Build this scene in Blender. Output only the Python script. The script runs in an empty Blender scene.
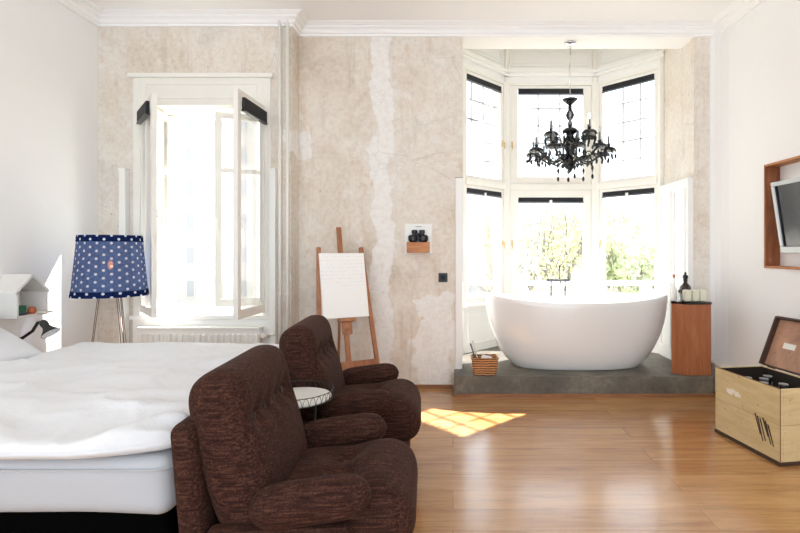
import bpy, math, random
from mathutils import Vector, Matrix, noise
R = math.radians
PI = math.pi
scene = bpy.context.scene
COL = scene.collection

# ------------------------------------------------------------------ camera facts
F = 500.0            # focal length in pixels of the 800 px wide frame
VX, VY = 453.0, 250.0
EYE = 1.28
def X(u, y): return (u - VX) * y / F
def Z(v, y): return EYE - (v - VY) * y / F

# ------------------------------------------------------------------ materials
def lin(c):
    out = []
    for v in c:
        v = v / 255.0
        out.append(v / 12.92 if v <= 0.04045 else ((v + 0.055) / 1.055) ** 2.4)
    return tuple(out) + (1.0,)

class NT:
    def __init__(s, name):
        s.m = bpy.data.materials.new(name); s.m.use_nodes = True
        s.t = s.m.node_tree; s.t.nodes.clear()
        s.out = s.t.nodes.new('ShaderNodeOutputMaterial')
    def n(s, typ, **kw):
        nd = s.t.nodes.new(typ)
        ins = kw.pop('ins', {})
        for k, v in kw.items(): setattr(nd, k, v)
        for k, v in ins.items():
            if isinstance(v, bpy.types.NodeSocket): s.t.links.new(v, nd.inputs[k])
            else: nd.inputs[k].default_value = v
        return nd
    def l(s, a, b): s.t.links.new(a, b)
    def coord(s, which='Object', scale=(1, 1, 1), loc=(0, 0, 0), rot=(0, 0, 0)):
        tc = s.n('ShaderNodeTexCoord')
        mp = s.n('ShaderNodeMapping', ins={'Scale': scale, 'Location': loc, 'Rotation': rot})
        s.l(tc.outputs[which], mp.inputs['Vector'])
        return mp.outputs['Vector']
    def noise(s, vec, scale, detail=4, rough=0.55, dist=0.0):
        return s.n('ShaderNodeTexNoise', ins={'Vector': vec, 'Scale': scale, 'Detail': detail, 'Roughness': rough, 'Distortion': dist}).outputs['Fac']
    def ramp(s, fac, stops, interp='LINEAR'):
        r = s.n('ShaderNodeValToRGB'); r.color_ramp.interpolation = interp
        el = r.color_ramp.elements
        while len(el) < len(stops): el.new(0.5)
        for e, (p, c) in zip(el, stops):
            e.position = p; e.color = c
        s.l(fac, r.inputs['Fac'])
        return r.outputs['Color']
    def mix(s, fac, a, b, mode='MIX'):
        m = s.n('ShaderNodeMix', data_type='RGBA', blend_type=mode)
        for k, v in ((0, fac), (6, a), (7, b)):
            if isinstance(v, bpy.types.NodeSocket): s.l(v, m.inputs[k])
            else: m.inputs[k].default_value = v
        return m.outputs[2]
    def math(s, op, a, b=0.0, c=0.0, clamp=False):
        m = s.n('ShaderNodeMath', operation=op, use_clamp=clamp)
        for k, v in ((0, a), (1, b), (2, c)):
            if isinstance(v, bpy.types.NodeSocket): s.l(v, m.inputs[k])
            else: m.inputs[k].default_value = v
        return m.outputs[0]
    def bump(s, h, strength=0.2, dist=0.01):
        return s.n('ShaderNodeBump', ins={'Height': h, 'Strength': strength, 'Distance': dist}).outputs['Normal']
    def principled(s, **ins):
        p = s.n('ShaderNodeBsdfPrincipled', ins={k.replace('_', ' '): v for k, v in ins.items()})
        s.l(p.outputs[0], s.out.inputs['Surface'])
        return p

BW = lambda v: (v, v, v, 1)

def mat_plain(name, c, rough=0.5, metal=0.0, var=0.06, scale=6.0, bump=0.0, coat=0.0):
    t = NT(name); v = t.coord()
    base = lin(c)
    dark = tuple(x * (1 - var) for x in base[:3]) + (1,)
    col = t.mix(t.noise(v, scale), dark, base)
    kw = dict(Base_Color=col, Roughness=rough, Metallic=metal, Coat_Weight=coat)
    if bump: kw['Normal'] = t.bump(t.noise(v, scale * 12, 3), bump, 0.004)
    t.principled(**kw)
    return t.m

def mat_wood(name, c1, c2, axis='z', rough=0.45, scale=1.0):
    t = NT(name)
    sc = {'x': (1.5, 14, 14), 'y': (14, 1.5, 14), 'z': (14, 14, 1.5)}[axis]
    v = t.coord(scale=tuple(q * scale for q in sc))
    n1 = t.noise(v, 1.6, 5, 0.6, 1.2)
    n2 = t.noise(v, 9.0, 3, 0.6, 0.4)
    f = t.math('ADD', t.math('MULTIPLY', n1, 0.75), t.math('MULTIPLY', n2, 0.25))
    col = t.ramp(f, [(0.32, lin(c2)), (0.68, lin(c1))])
    t.principled(Base_Color=col, Roughness=rough, Normal=t.bump(n2, 0.08, 0.003))
    return t.m

def mat_plaster(name):
    t = NT(name); v = t.coord()
    big = t.noise(v, 1.3, 6, 0.62, 0.6)
    mid = t.noise(v, 5.0, 6, 0.65, 0.4)
    fine = t.noise(v, 26.0, 6, 0.7)
    col = t.ramp(big, [(0.30, lin((202, 187, 168))), (0.42, lin((222, 211, 196))), (0.56, lin((231, 224, 213))), (0.70, lin((214, 207, 197)))])
    # greyish whiter patches where the old paint came off
    patch = t.ramp(mid, [(0.54, BW(0)), (0.64, BW(1))])
    col = t.mix(t.math('MULTIPLY', patch, 0.6), col, lin((236, 233, 228)))
    rust = t.ramp(t.noise(t.coord(loc=(3.1, 0, 7.7), scale=(1.4, 1.4, 0.7)), 2.4, 7, 0.7, 0.8), [(0.56, BW(0)), (0.72, BW(1))])
    col = t.mix(t.math('MULTIPLY', rust, 0.55), col, lin((202, 172, 142)))
    # bare white filler: a long ragged vertical strip and lower patches (metres in the room)
    tc = t.n('ShaderNodeTexCoord')
    sep = t.n('ShaderNodeSeparateXYZ'); t.l(tc.outputs['Object'], sep.inputs[0])
    wob = t.math('MULTIPLY', t.math('SUBTRACT', t.noise(v, 2.6, 6, 0.6), 0.5), 0.34)
    def band(axis, centre, half, soft=0.012, w=1.0):
        d = t.math('ABSOLUTE', t.math('ADD', t.math('SUBTRACT', axis, centre), t.math('MULTIPLY', wob, w)))
        return t.math('MULTIPLY', t.math('SUBTRACT', half + soft, d), 1.0 / soft, clamp=True)
    strip = band(sep.outputs[0], -0.66, 0.085)
    low = t.math('MULTIPLY', band(sep.outputs[0], -0.18, 0.17, w=2.0), band(sep.outputs[2], 0.42, 0.42, w=2.2), clamp=True)
    spot = t.math('MULTIPLY', band(sep.outputs[0], -1.40, 0.09, w=1.2), band(sep.outputs[2], 2.24, 0.10, w=0.8), clamp=True)
    white = t.math('MAXIMUM', t.math('MAXIMUM', strip, low), spot)
    col = t.mix(t.math('MULTIPLY', white, 0.9), col, lin((241, 240, 237)))
    speck = t.ramp(t.noise(v, 38.0, 3, 0.8), [(0.30, BW(1)), (0.37, BW(0))])
    zone = t.ramp(t.noise(t.coord(loc=(9, 4, 2)), 2.2, 3), [(0.48, BW(0)), (0.62, BW(1))])
    col = t.mix(t.math('MULTIPLY', t.math('MULTIPLY', speck, zone), 0.9), col, lin((120, 98, 82)))
    col = t.mix(0.20, col, t.ramp(fine, [(0.38, lin((192, 174, 152))), (0.56, lin((238, 233, 225)))]), 'MIX')
    streak = t.ramp(t.noise(t.coord(scale=(5, 5, 0.35), loc=(2, 0, 1)), 2.0, 5, 0.7, 0.3), [(0.56, BW(0)), (0.70, BW(1))])
    col = t.mix(t.math('MULTIPLY', streak, 0.30), col, lin((178, 150, 122)))
    ck = t.n('ShaderNodeTexVoronoi', feature='DISTANCE_TO_EDGE', ins={'Vector': t.mix(0.12, v, t.n('ShaderNodeTexNoise', ins={'Vector': v, 'Scale': 3.0, 'Detail': 6.0}).outputs['Color']), 'Scale': 2.1}).outputs['Distance']
    cm = t.math('MULTIPLY', t.math('LESS_THAN', ck, 0.006), t.ramp(t.noise(t.coord(loc=(5, 1, 3)), 1.7, 4), [(0.52, BW(0)), (0.60, BW(1))]))
    col = t.mix(t.math('MULTIPLY', cm, 0.16), col, lin((150, 124, 102)))
    h = t.math('ADD', t.math('MULTIPLY', fine, 0.5), t.math('MULTIPLY', mid, 0.5))
    t.principled(Base_Color=col, Roughness=0.85, Normal=t.bump(h, 0.25, 0.01))
    return t.m

def mat_floor():
    t = NT('oak_planks'); v = t.coord()
    br = t.n('ShaderNodeTexBrick', offset=0.42, squash=1.0,
             ins={'Vector': v, 'Color1': BW(0.15), 'Color2': BW(0.85), 'Mortar': BW(0.5), 'Scale': 1.0,
                  'Mortar Size': 0.0016, 'Mortar Smooth': 0.2, 'Brick Width': 2.1, 'Row Height': 0.19})
    grain_v = t.coord(scale=(1.1, 13, 1))
    off = t.n('ShaderNodeVectorMath', operation='ADD'); t.l(grain_v, off.inputs[0])
    sc = t.n('ShaderNodeVectorMath', operation='SCALE', ins={'Scale': 37.0}); t.l(br.outputs['Color'], sc.inputs[0]); t.l(sc.outputs[0], off.inputs[1])
    g = t.noise(off.outputs[0], 1.7, 6, 0.62, 0.9)
    g2 = t.noise(off.outputs[0], 9.0, 4, 0.6, 0.3)
    col = t.ramp(g, [(0.28, lin((140, 94, 54))), (0.48, lin((182, 130, 78))), (0.70, lin((202, 155, 102)))])
    col = t.mix(0.30, col, t.ramp(br.outputs['Color'], [(0.1, lin((146, 96, 54))), (0.9, lin((210, 164, 110)))]))
    col = t.mix(t.math('MULTIPLY', t.ramp(g2, [(0.30, BW(1)), (0.42, BW(0))]), 0.35), col, lin((104, 64, 34)))
    col = t.mix(t.math('MULTIPLY', br.outputs['Fac'], 0.7), col, lin((84, 50, 28)))
    ro = t.ramp(t.noise(t.coord(scale=(1.2, 5, 1)), 2.5, 4), [(0.3, BW(0.17)), (0.7, BW(0.25))])
    h = t.math('SUBTRACT', t.math('MULTIPLY', g, 0.35), t.math('MULTIPLY', br.outputs['Fac'], 1.0))
    t.principled(Base_Color=col, Roughness=ro, Normal=t.bump(h, 0.04, 0.004), Coat_Weight=0.7, Coat_Roughness=0.16)
    return t.m

def mat_corduroy():
    t = NT('brown_corduroy')
    n = t.noise(t.coord(scale=(9, 140, 140)), 1.0, 3, 0.6)
    n2 = t.noise(t.coord(scale=(150, 40, 150)), 1.0, 3, 0.6)
    f = t.math('ADD', t.math('MULTIPLY', n, 0.6), t.math('MULTIPLY', n2, 0.4))
    col = t.ramp(f, [(0.32, lin((20, 9, 6))), (0.5, lin((52, 28, 20))), (0.72, lin((98, 64, 50)))])
    p = t.principled(Base_Color=col, Roughness=0.9, Normal=t.bump(f, 0.5, 0.006), Sheen_Weight=0.08, Sheen_Roughness=0.5)
    p.inputs['Sheen Tint'].default_value = lin((150, 110, 92))
    p.inputs['Specular IOR Level'].default_value = 0.2
    return t.m

def mat_fabric(name, c, bump=0.12, scale=3.0):
    t = NT(name); v = t.coord()
    n1 = t.noise(v, scale, 5, 0.6, 0.3); n2 = t.noise(v, 260, 2)
    b = lin(c); d = tuple(q * 0.95 for q in b[:3]) + (1,)
    h = t.math('ADD', t.math('MULTIPLY', n1, 0.8), t.math('MULTIPLY', n2, 0.06))
    t.principled(Base_Color=t.mix(n1, d, b), Roughness=0.9, Normal=t.bump(h, bump, 0.03), Sheen_Weight=0.15)
    return t.m

def mat_shade(name, dark=False):
    t = NT(name)
    uv = t.coord('UV')
    sep = t.n('ShaderNodeSeparateXYZ'); t.l(uv, sep.inputs[0])
    cx = t.math('MULTIPLY', sep.outputs[0], 30.0)
    colx = t.math('FLOOR', cx)
    par = t.math('MULTIPLY', t.math('MODULO', colx, 2.0), 0.5)
    rows = 8.0
    cy = t.math('ADD', t.math('MULTIPLY', sep.outputs[1], rows), par)
    du = t.math('MULTIPLY', t.math('SUBTRACT', t.math('FRACT', cx), 0.5), 0.049)
    dv = t.math('MULTIPLY', t.math('SUBTRACT', t.math('FRACT', cy), 0.5), 0.059)
    d = t.math('SQRT', t.math('ADD', t.math('MULTIPLY', du, du), t.math('MULTIPLY', dv, dv)))
    dot = t.math('LESS_THAN', d, 0.0098)
    ob = t.coord(scale=(1, 1, 1))
    n = t.noise(ob, 60, 4, 0.7)
    if dark: blue = t.ramp(n, [(0.3, lin((18, 28, 62))), (0.7, lin((34, 50, 98)))])
    else: blue = t.ramp(n, [(0.3, lin((72, 92, 136))), (0.7, lin((112, 134, 174)))])
    col = t.mix(dot, blue, lin((226, 232, 238)))
    dif = t.n('ShaderNodeBsdfDiffuse', ins={'Color': col})
    tra = t.n('ShaderNodeBsdfTranslucent', ins={'Color': col})
    mx = t.n('ShaderNodeMixShader', ins={0: 0.2 if dark else 0.5}); t.l(dif.outputs[0], mx.inputs[1]); t.l(tra.outputs[0], mx.inputs[2])
    tp = t.n('ShaderNodeBsdfTransparent', ins={'Color': lin((190, 205, 240))})
    m2 = t.n('ShaderNodeMixShader', ins={0: 0.0 if dark else 0.05}); t.l(mx.outputs[0], m2.inputs[1]); t.l(tp.outputs[0], m2.inputs[2])
    t.l(m2.outputs[0], t.out.inputs['Surface'])
    return t.m

def mat_glass(name='window_glass', refl=0.05, tint=(1, 1, 1, 1)):
    t = NT(name)
    tp = t.n('ShaderNodeBsdfTransparent', ins={'Color': tint})
    gl = t.n('ShaderNodeBsdfGlossy', ins={'Roughness': 0.02, 'Color': BW(1)})
    fr = t.n('ShaderNodeLayerWeight', ins={'Blend': 0.25})
    f = t.math('ADD', t.math('MULTIPLY', fr.outputs['Fresnel'], 0.5), refl, clamp=True)
    mx = t.n('ShaderNodeMixShader'); t.l(f, mx.inputs[0]); t.l(tp.outputs[0], mx.inputs[1]); t.l(gl.outputs[0], mx.inputs[2])
    t.l(mx.outputs[0], t.out.inputs['Surface'])
    return t.m

def mat_emit(name, c, s):
    t = NT(name)
    e = t.n('ShaderNodeEmission', ins={'Color': lin(c), 'Strength': s})
    t.l(e.outputs[0], t.out.inputs['Surface'])
    return t.m

def mat_leaf(name, c):
    t = NT(name); v = t.coord()
    b = lin(c); d = tuple(q * 0.7 for q in b[:3]) + (1,)
    col = t.mix(t.noise(v, 0.8, 3), d, b)
    dif = t.n('ShaderNodeBsdfDiffuse', ins={'Color': col}); tra = t.n('ShaderNodeBsdfTranslucent', ins={'Color': col})
    mx = t.n('ShaderNodeMixShader', ins={0: 0.4}); t.l(dif.outputs[0], mx.inputs[1]); t.l(tra.outputs[0], mx.inputs[2])
    t.l(mx.outputs[0], t.out.inputs['Surface'])
    return t.m

def mat_concrete():
    t = NT('grey_concrete'); v = t.coord()
    n = t.noise(v, 3.0, 7, 0.65, 0.4); n2 = t.noise(v, 30, 4, 0.7)
    col = t.ramp(t.math('ADD', t.math('MULTIPLY', n, 0.7), t.math('MULTIPLY', n2, 0.3)), [(0.3, lin((66, 61, 53))), (0.52, lin((104, 98, 87))), (0.72, lin((142, 136, 124)))])
    t.principled(Base_Color=col, Roughness=0.55, Normal=t.bump(n2, 0.2, 0.004))
    return t.m

def mat_trunk(name, c1, c2, axis_scale=(1.0, 1.6, 9), scuff=True):
    t = NT(name); v = t.coord(scale=axis_scale)
    n = t.noise(v, 2.2, 6, 0.65, 0.5); n2 = t.noise(t.coord(), 24, 5, 0.7)
    col = t.ramp(n, [(0.3, lin(c2)), (0.62, lin(c1))])
    col = t.mix(t.math('MULTIPLY', t.ramp(n2, [(0.30, BW(1)), (0.40, BW(0))]), 0.6), col, lin((96, 72, 46)))
    if scuff:
        tc = t.n('ShaderNodeTexCoord'); sep = t.n('ShaderNodeSeparateXYZ'); t.l(tc.outputs['Object'], sep.inputs[0])
        a = t.math('ABSOLUTE', t.math('SUBTRACT', sep.outputs[1], 0.40)); b = t.math('ABSOLUTE', t.math('SUBTRACT', sep.outputs[2], 0.325))
        q = t.math('ADD', t.math('POWER', t.math('DIVIDE', a, 0.115), 2.0), t.math('POWER', t.math('DIVIDE', b, 0.036), 2.0))
        nz = t.math('ADD', t.noise(t.coord(), 22, 6, 0.8), t.math('MULTIPLY', t.noise(t.coord(), 90, 3, 0.7), 0.5))
        m = t.math('LESS_THAN', t.math('ADD', q, t.math('MULTIPLY', nz, 2.6)), 2.25)
        col = t.mix(t.math('MULTIPLY', m, 0.85), col, lin((240, 236, 226)))
        # a plank joint across the side
        j = t.math('LESS_THAN', t.math('ABSOLUTE', t.math('SUBTRACT', sep.outputs[2], 0.24)), 0.0016)
        col = t.mix(t.math('MULTIPLY', j, 0.6), col, lin((120, 92, 60)))
    t.principled(Base_Color=col, Roughness=0.7, Normal=t.bump(n2, 0.2, 0.003))
    return t.m

def mat_canvas():
    t = NT('primed_canvas'); tc = t.n('ShaderNodeTexCoord'); sep = t.n('ShaderNodeSeparateXYZ'); t.l(tc.outputs['Object'], sep.inputs[0])
    ln = t.math('LESS_THAN', t.math('FRACT', t.math('MULTIPLY', sep.outputs[2], 32.0)), 0.16)
    top = t.math('GREATER_THAN', sep.outputs[2], 0.97)
    nz = t.ramp(t.noise(t.coord(scale=(60, 1, 32)), 1.0, 2), [(0.45, BW(0)), (0.55, BW(1))])
    f = t.math('MULTIPLY', t.math('MULTIPLY', ln, top), t.math('MULTIPLY', nz, 0.22))
    col = t.mix(f, lin((246, 245, 242)), lin((150, 150, 150)))
    t.principled(Base_Color=col, Roughness=0.8)
    return t.m

def mat_wicker():
    t = NT('brown_wicker'); v = t.coord()
    w = t.n('ShaderNodeTexWave', bands_direction='Z', ins={'Vector': v, 'Scale': 15.0, 'Distortion': 3.0, 'Detail': 2.0}).outputs['Fac']
    n = t.noise(v, 60, 4, 0.7)
    f = t.math('ADD', t.math('MULTIPLY', w, 0.6), t.math('MULTIPLY', n, 0.4))
    t.principled(Base_Color=t.ramp(f, [(0.25, lin((74, 40, 18))), (0.7, lin((204, 146, 92)))]), Roughness=0.6, Normal=t.bump(f, 0.6, 0.006))
    return t.m

M = {}
M['white_wall'] = mat_plain('white_wall_paint', (246, 246, 245), 0.75, var=0.03, scale=1.5, bump=0.05)
M['ceiling'] = mat_plain('white_ceiling_paint', (250, 250, 249), 0.8, var=0.02, scale=1.0)
M['trim'] = mat_plain('white_gloss_trim', (246, 245, 241), 0.4, var=0.04, scale=3)
M['old_trim'] = mat_plain('old_cream_trim', (243, 240, 232), 0.45, var=0.06, scale=7)
M['plaster'] = mat_plaster('bare_plaster')
M['floor'] = mat_floor()
M['cord'] = mat_corduroy()
M['button'] = mat_plain('brown_button', (48, 28, 20), 0.8)
M['duvet'] = mat_fabric('white_cotton', (224, 224, 225), 0.5, 5.0)
M['sheet'] = mat_fabric('white_sheet', (186, 187, 190), 0.08, 3.0)
M['pillow'] = mat_fabric('white_pillowcase', (226, 227, 231), 0.25, 6.0)
M['black_base'] = mat_plain('shaded_black_upholstery', (3, 3, 3), 1.0)  # black bed base, deepened so the shadow under the mattress is in its colour
M['black_base'].node_tree.nodes['Principled BSDF'].inputs['Specular IOR Level'].default_value = 0.05
M['black'] = mat_plain('black_satin', (14, 14, 16), 0.35)
M['black_gloss'] = mat_plain('black_gloss', (8, 8, 10), 0.08, coat=0.5)
M['blind'] = mat_plain('black_blind_cloth', (22, 22, 28), 0.7, scale=30)
M['grey_metal'] = mat_plain('grey_metal', (120, 122, 126), 0.35, 0.8)
M['chrome'] = mat_plain('chrome', (214, 216, 220), 0.08, 1.0, 0.02)
M['silver'] = mat_plain('silver_plastic', (186, 188, 190), 0.3, 0.4)
M['brass'] = mat_plain('brass', (214, 186, 132), 0.3, 1.0)
M['lead'] = mat_plain('grey_lead', (226, 227, 230), 0.6)
M['dark_chrome'] = mat_plain('dark_chrome', (96, 98, 104), 0.15, 1.0, 0.02)
M['chandelier'] = mat_plain('black_chandelier_glass', (6, 6, 8), 0.22)
M['wire'] = mat_plain('copper_wire', (150, 122, 104), 0.5, 0.3)
M['white_enamel'] = mat_plain('white_enamel', (240, 238, 232), 0.3, var=0.02)
M['tub'] = mat_plain('white_acrylic', (238, 236, 233), 0.12, var=0.01, scale=1, coat=0.6)
M['concrete'] = mat_concrete()
M['glass'] = mat_glass()
M['clear_glass'] = mat_glass('clear_glass', 0.16, (0.86, 0.88, 0.9, 1))
M['shade'] = mat_shade('blue_dotted_denim'); M['band'] = mat_shade('dark_dotted_denim', True)
M['easel'] = mat_wood('beech_easel', (182, 124, 84), (140, 84, 52), 'z', 0.5)
M['pedestal'] = mat_wood('cherry_veneer', (178, 112, 72), (148, 84, 50), 'z', 0.4)
M['niche'] = mat_wood('walnut_lining', (168, 104, 66), (112, 60, 34), 'z', 0.4)
M['oak'] = mat_wood('oiled_oak', (206, 140, 84), (164, 98, 52), 'x', 0.5)
M['skirting_oak'] = mat_wood('oak_strip', (168, 116, 76), (120, 78, 48), 'x', 0.5)
M['canvas'] = mat_canvas()
M['wicker'] = mat_wicker()
M['trunk'] = mat_trunk('cream_painted_wood', (214, 192, 146), (196, 170, 122))
M['trunk_lid'] = mat_trunk('worn_lid_lining', (186, 140, 112), (140, 100, 78), (1, 2, 2), False)
M['trunk_edge'] = mat_plain('worn_dark_edge', (72, 48, 34), 0.7, scale=20, var=0.3)
M['trunk_worn'] = mat_plain('worn_tan_edge', (140, 106, 70), 0.7, scale=30, var=0.4)
M['trunk_inside'] = mat_plain('dark_box_lining', (34, 24, 18), 0.85, scale=10, var=0.3)
M['stencil'] = mat_plain('faded_black_paint', (70, 54, 38), 0.8, scale=40, var=0.5)
M['shelf'] = mat_plain('whitewashed_board', (232, 229, 224), 0.6, var=0.07, scale=12)
M['green'] = mat_plain('green_cloth', (22, 86, 62), 0.6)
M['copper'] = mat_plain('copper_glaze', (176, 96, 56), 0.35)
M['navy'] = mat_plain('navy_cover', (40, 44, 62), 0.5)
M['paper'] = mat_plain('paper', (232, 228, 218), 0.8)
M['brown_glass'] = mat_plain('brown_glass', (46, 20, 12), 0.1, coat=0.5)
M['wax'] = mat_plain('cream_soap', (234, 232, 208), 0.5)
M['screen'] = mat_plain('tv_screen', (38, 40, 44), 0.12)
M['bark'] = mat_plain('bark', (128, 120, 110), 0.9, scale=3, var=0.2)
M['leaf'] = mat_leaf('spring_leaves', (206, 216, 172)); M['leaf2'] = mat_leaf('yellow_buds', (196, 198, 150))
M['facade'] = mat_plain('pale_render', (176, 172, 166), 0.9, scale=0.3)
M['facade_blue'] = mat_plain('pale_blue_render', (140, 150, 160), 0.9, scale=0.3)
M['facade_window'] = mat_plain('facade_window', (150, 150, 152), 0.9)
M['roof'] = mat_plain('slate_roof', (150, 148, 150), 0.8, scale=1)
M['ground'] = mat_plain('pale_ground', (168, 164, 152), 0.95, scale=0.2, var=0.2)
M['bulb'] = mat_emit('warm_bulb', (255, 150, 60), 14.0)
M['candle_bulb'] = mat_emit('white_candle_bulb', (255, 244, 228), 3.0)
M['frost_bulb'] = mat_plain('frosted_bulb', (225, 225, 225), 0.3)
M['lamp_inside'] = mat_plain('white_inside', (240, 240, 238), 0.4)

# ------------------------------------------------------------------ mesh builder
def world_offset(o):
    v = Vector((0, 0, 0))
    while o is not None:
        v += Vector(o.location); o = o.parent
    return v

class MB:
    def __init__(s): s.v = []; s.f = []; s.uv = None
    def add(s, vs, fs):
        b = len(s.v); s.v += [Vector(p) for p in vs]; s.f += [tuple(b + i for i in f) for f in fs]; return s
    def box(s, x0, x1, y0, y1, z0, z1):
        x0, x1 = sorted((x0, x1)); y0, y1 = sorted((y0, y1)); z0, z1 = sorted((z0, z1))
        return s.add([(x0, y0, z0), (x1, y0, z0), (x1, y1, z0), (x0, y1, z0), (x0, y0, z1), (x1, y0, z1), (x1, y1, z1), (x0, y1, z1)],
                     [(0, 3, 2, 1), (4, 5, 6, 7), (0, 1, 5, 4), (1, 2, 6, 5), (2, 3, 7, 6), (3, 0, 4, 7)])
    def ring(s, x0, x1, z0, z1, y0, y1, w, wt=None, wb=None):      # a rectangular frame in the XZ plane
        wt = wt or w; wb = wb or w
        s.box(x0, x0 + w, y0, y1, z0, z1); s.box(x1 - w, x1, y0, y1, z0, z1)
        s.box(x0 + w, x1 - w, y0, y1, z1 - wt, z1); s.box(x0 + w, x1 - w, y0, y1, z0, z0 + wb); return s
    def prism(s, poly, z0, z1):
        n = len(poly)
        vs = [(x, y, z0) for x, y in poly] + [(x, y, z1) for x, y in poly]
        fs = [tuple(reversed(range(n))), tuple(range(n, 2 * n))] + [(i, (i + 1) % n, n + (i + 1) % n, n + i) for i in range(n)]
        return s.add(vs, fs)
    def prism_y(s, poly, y0, y1):                                    # polygon in XZ pushed along Y
        n = len(poly)
        vs = [(x, y0, z) for x, z in poly] + [(x, y1, z) for x, z in poly]
        fs = [tuple(range(n)), tuple(reversed(range(n, 2 * n)))] + [((i + 1) % n, i, n + i, n + (i + 1) % n) for i in range(n)]
        return s.add(vs, fs)
    def prism_x(s, poly, x0, x1):                                    # polygon in YZ pushed along X
        n = len(poly)
        vs = [(x0, y, z) for y, z in poly] + [(x1, y, z) for y, z in poly]
        fs = [tuple(reversed(range(n))), tuple(range(n, 2 * n))] + [(i, (i + 1) % n, n + (i + 1) % n, n + i) for i in range(n)]
        return s.add(vs, fs)
    def tube(s, pts, r, seg=10, cap=True):
        pts = [Vector(p) for p in pts]; n = len(pts)
        rs = r if isinstance(r, (list, tuple)) else [r] * n
        b = len(s.v); ref = None
        for i, p in enumerate(pts):
            t = (pts[min(i + 1, n - 1)] - pts[max(i - 1, 0)]).normalized()
            if ref is None:
                ref = Vector((0, 0, 1)) if abs(t.z) < 0.9 else Vector((1, 0, 0))
            a = (ref - t * ref.dot(t)).normalized(); ref = a; c = t.cross(a)
            for k in range(seg):
                th = 2 * PI * k / seg
                s.v.append(p + (a * math.cos(th) + c * math.sin(th)) * rs[i])
        for i in range(n - 1):
            for k in range(seg):
                q = b + i * seg; k2 = (k + 1) % seg
                s.f.append((q + k, q + k2, q + seg + k2, q + seg + k))
        if cap:
            s.f.append(tuple(b + k for k in reversed(range(seg)))); s.f.append(tuple(b + (n - 1) * seg + k for k in range(seg)))
        return s
    def lathe(s, prof, c=(0, 0, 0), seg=32, axis=None):
        b = len(s.v); n = len(prof); c = Vector(c)
        q = Matrix.Identity(3) if axis is None else Vector((0, 0, 1)).rotation_difference(Vector(axis).normalized()).to_matrix()
        for r, z in prof:
            for k in range(seg):
                th = 2 * PI * k / seg
                s.v.append(c + q @ Vector((r * math.cos(th), r * math.sin(th), z)))
        for i in range(n - 1):
            for k in range(seg):
                k2 = (k + 1) % seg; o = b + i * seg
                s.f.append((o + k, o + k2, o + seg + k2, o + seg + k))
        if prof[0][0] > 1e-5: s.f.append(tuple(b + k for k in reversed(range(seg))))
        if prof[-1][0] > 1e-5: s.f.append(tuple(b + (n - 1) * seg + k for k in range(seg)))
        return s
    def cushion(s, sx, sy, sz, r, n=(10, 10, 6), fn=None, mat=None):
        """a box with rounded edges (radius r), as six welded grids; fn bends each point"""
        idx = {}
        b = len(s.v)
        hx, hy, hz = sx / 2, sy / 2, sz / 2
        rr = r if isinstance(r, (tuple, list)) else (r, r, r)
        def sub(h, rad, cnt):            # parameters with extra cuts in the round
            rad = min(rad, h)
            k = 4
            a = [-h + rad * (1 - math.cos(PI / 2 * i / k)) for i in range(k)]
            m = [(-h + rad) + (2 * h - 2 * rad) * i / cnt for i in range(cnt + 1)]
            return a + m + [-q for q in reversed(a)]
        ax = [sub(hx, rr[0], n[0]), sub(hy, rr[1], n[1]), sub(hz, rr[2], n[2])]
        H = (hx, hy, hz)
        def vid(i, j, k):
            key = (i, j, k)
            if key in idx: return idx[key]
            p = Vector((ax[0][i], ax[1][j], ax[2][k]))
            core = Vector([max(-(H[a] - min(rr[a], H[a])), min(H[a] - min(rr[a], H[a]), p[a])) for a in range(3)])
            d = p - core
            dn = Vector([d[a] / min(rr[a], H[a]) for a in range(3)])
            if dn.length > 1e-9:
                dn.normalize(); p = core + Vector([dn[a] * min(rr[a], H[a]) for a in range(3)])
            if fn: p = fn(p, dn)
            if mat is not None: p = mat @ p
            s.v.append(p); idx[key] = len(s.v) - 1
            return idx[key]
        N = [len(a) - 1 for a in ax]
        for i in range(N[0]):
            for j in range(N[1]):
                s.f.append((vid(i, j, N[2]), vid(i + 1, j, N[2]), vid(i + 1, j + 1, N[2]), vid(i, j + 1, N[2])))
                s.f.append((vid(i, j, 0), vid(i, j + 1, 0), vid(i + 1, j + 1, 0), vid(i + 1, j, 0)))
        for i in range(N[0]):
            for k in range(N[2]):
                s.f.append((vid(i, 0, k), vid(i + 1, 0, k), vid(i + 1, 0, k + 1), vid(i, 0, k + 1)))
                s.f.append((vid(i, N[1], k), vid(i, N[1], k + 1), vid(i + 1, N[1], k + 1), vid(i + 1, N[1], k)))
        for j in range(N[1]):
            for k in range(N[2]):
                s.f.append((vid(0, j, k), vid(0, j, k + 1), vid(0, j + 1, k + 1), vid(0, j + 1, k)))
                s.f.append((vid(N[0], j, k), vid(N[0], j + 1, k), vid(N[0], j + 1, k + 1), vid(N[0], j, k + 1)))
        return s
    def xf(s, mtx, start=0):
        for i in range(start, len(s.v)): s.v[i] = mtx @ s.v[i]
        return s
    def build(s, name, mat, parent=None, smooth=False, bevel=0.0, subsurf=0, world=True, loc=None, uv=None, auto=None):
        me = bpy.data.meshes.new(name)
        if parent is not None: off = world_offset(parent) if world else Vector((0, 0, 0)); oloc = Vector((0, 0, 0))
        elif loc is not None: off = Vector(loc); oloc = off
        else: off = Vector((0, 0, 0)); oloc = off
        me.from_pydata([tuple(v - off) for v in s.v], [], s.f)
        me.update()
        if uv is not None:
            l = me.uv_layers.new(name='UVMap')
            for poly in me.polygons:
                us = [uv[me.loops[li].vertex_index] for li in poly.loop_indices]
                mx = max(u for u, _ in us)
                for li, (u, w) in zip(poly.loop_indices, us):
                    if mx - u > 0.5: u += 1.0
                    l.data[li].uv = (u, w)
        me.materials.append(mat)
        if smooth:
            for p in me.polygons: p.use_smooth = True
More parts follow.
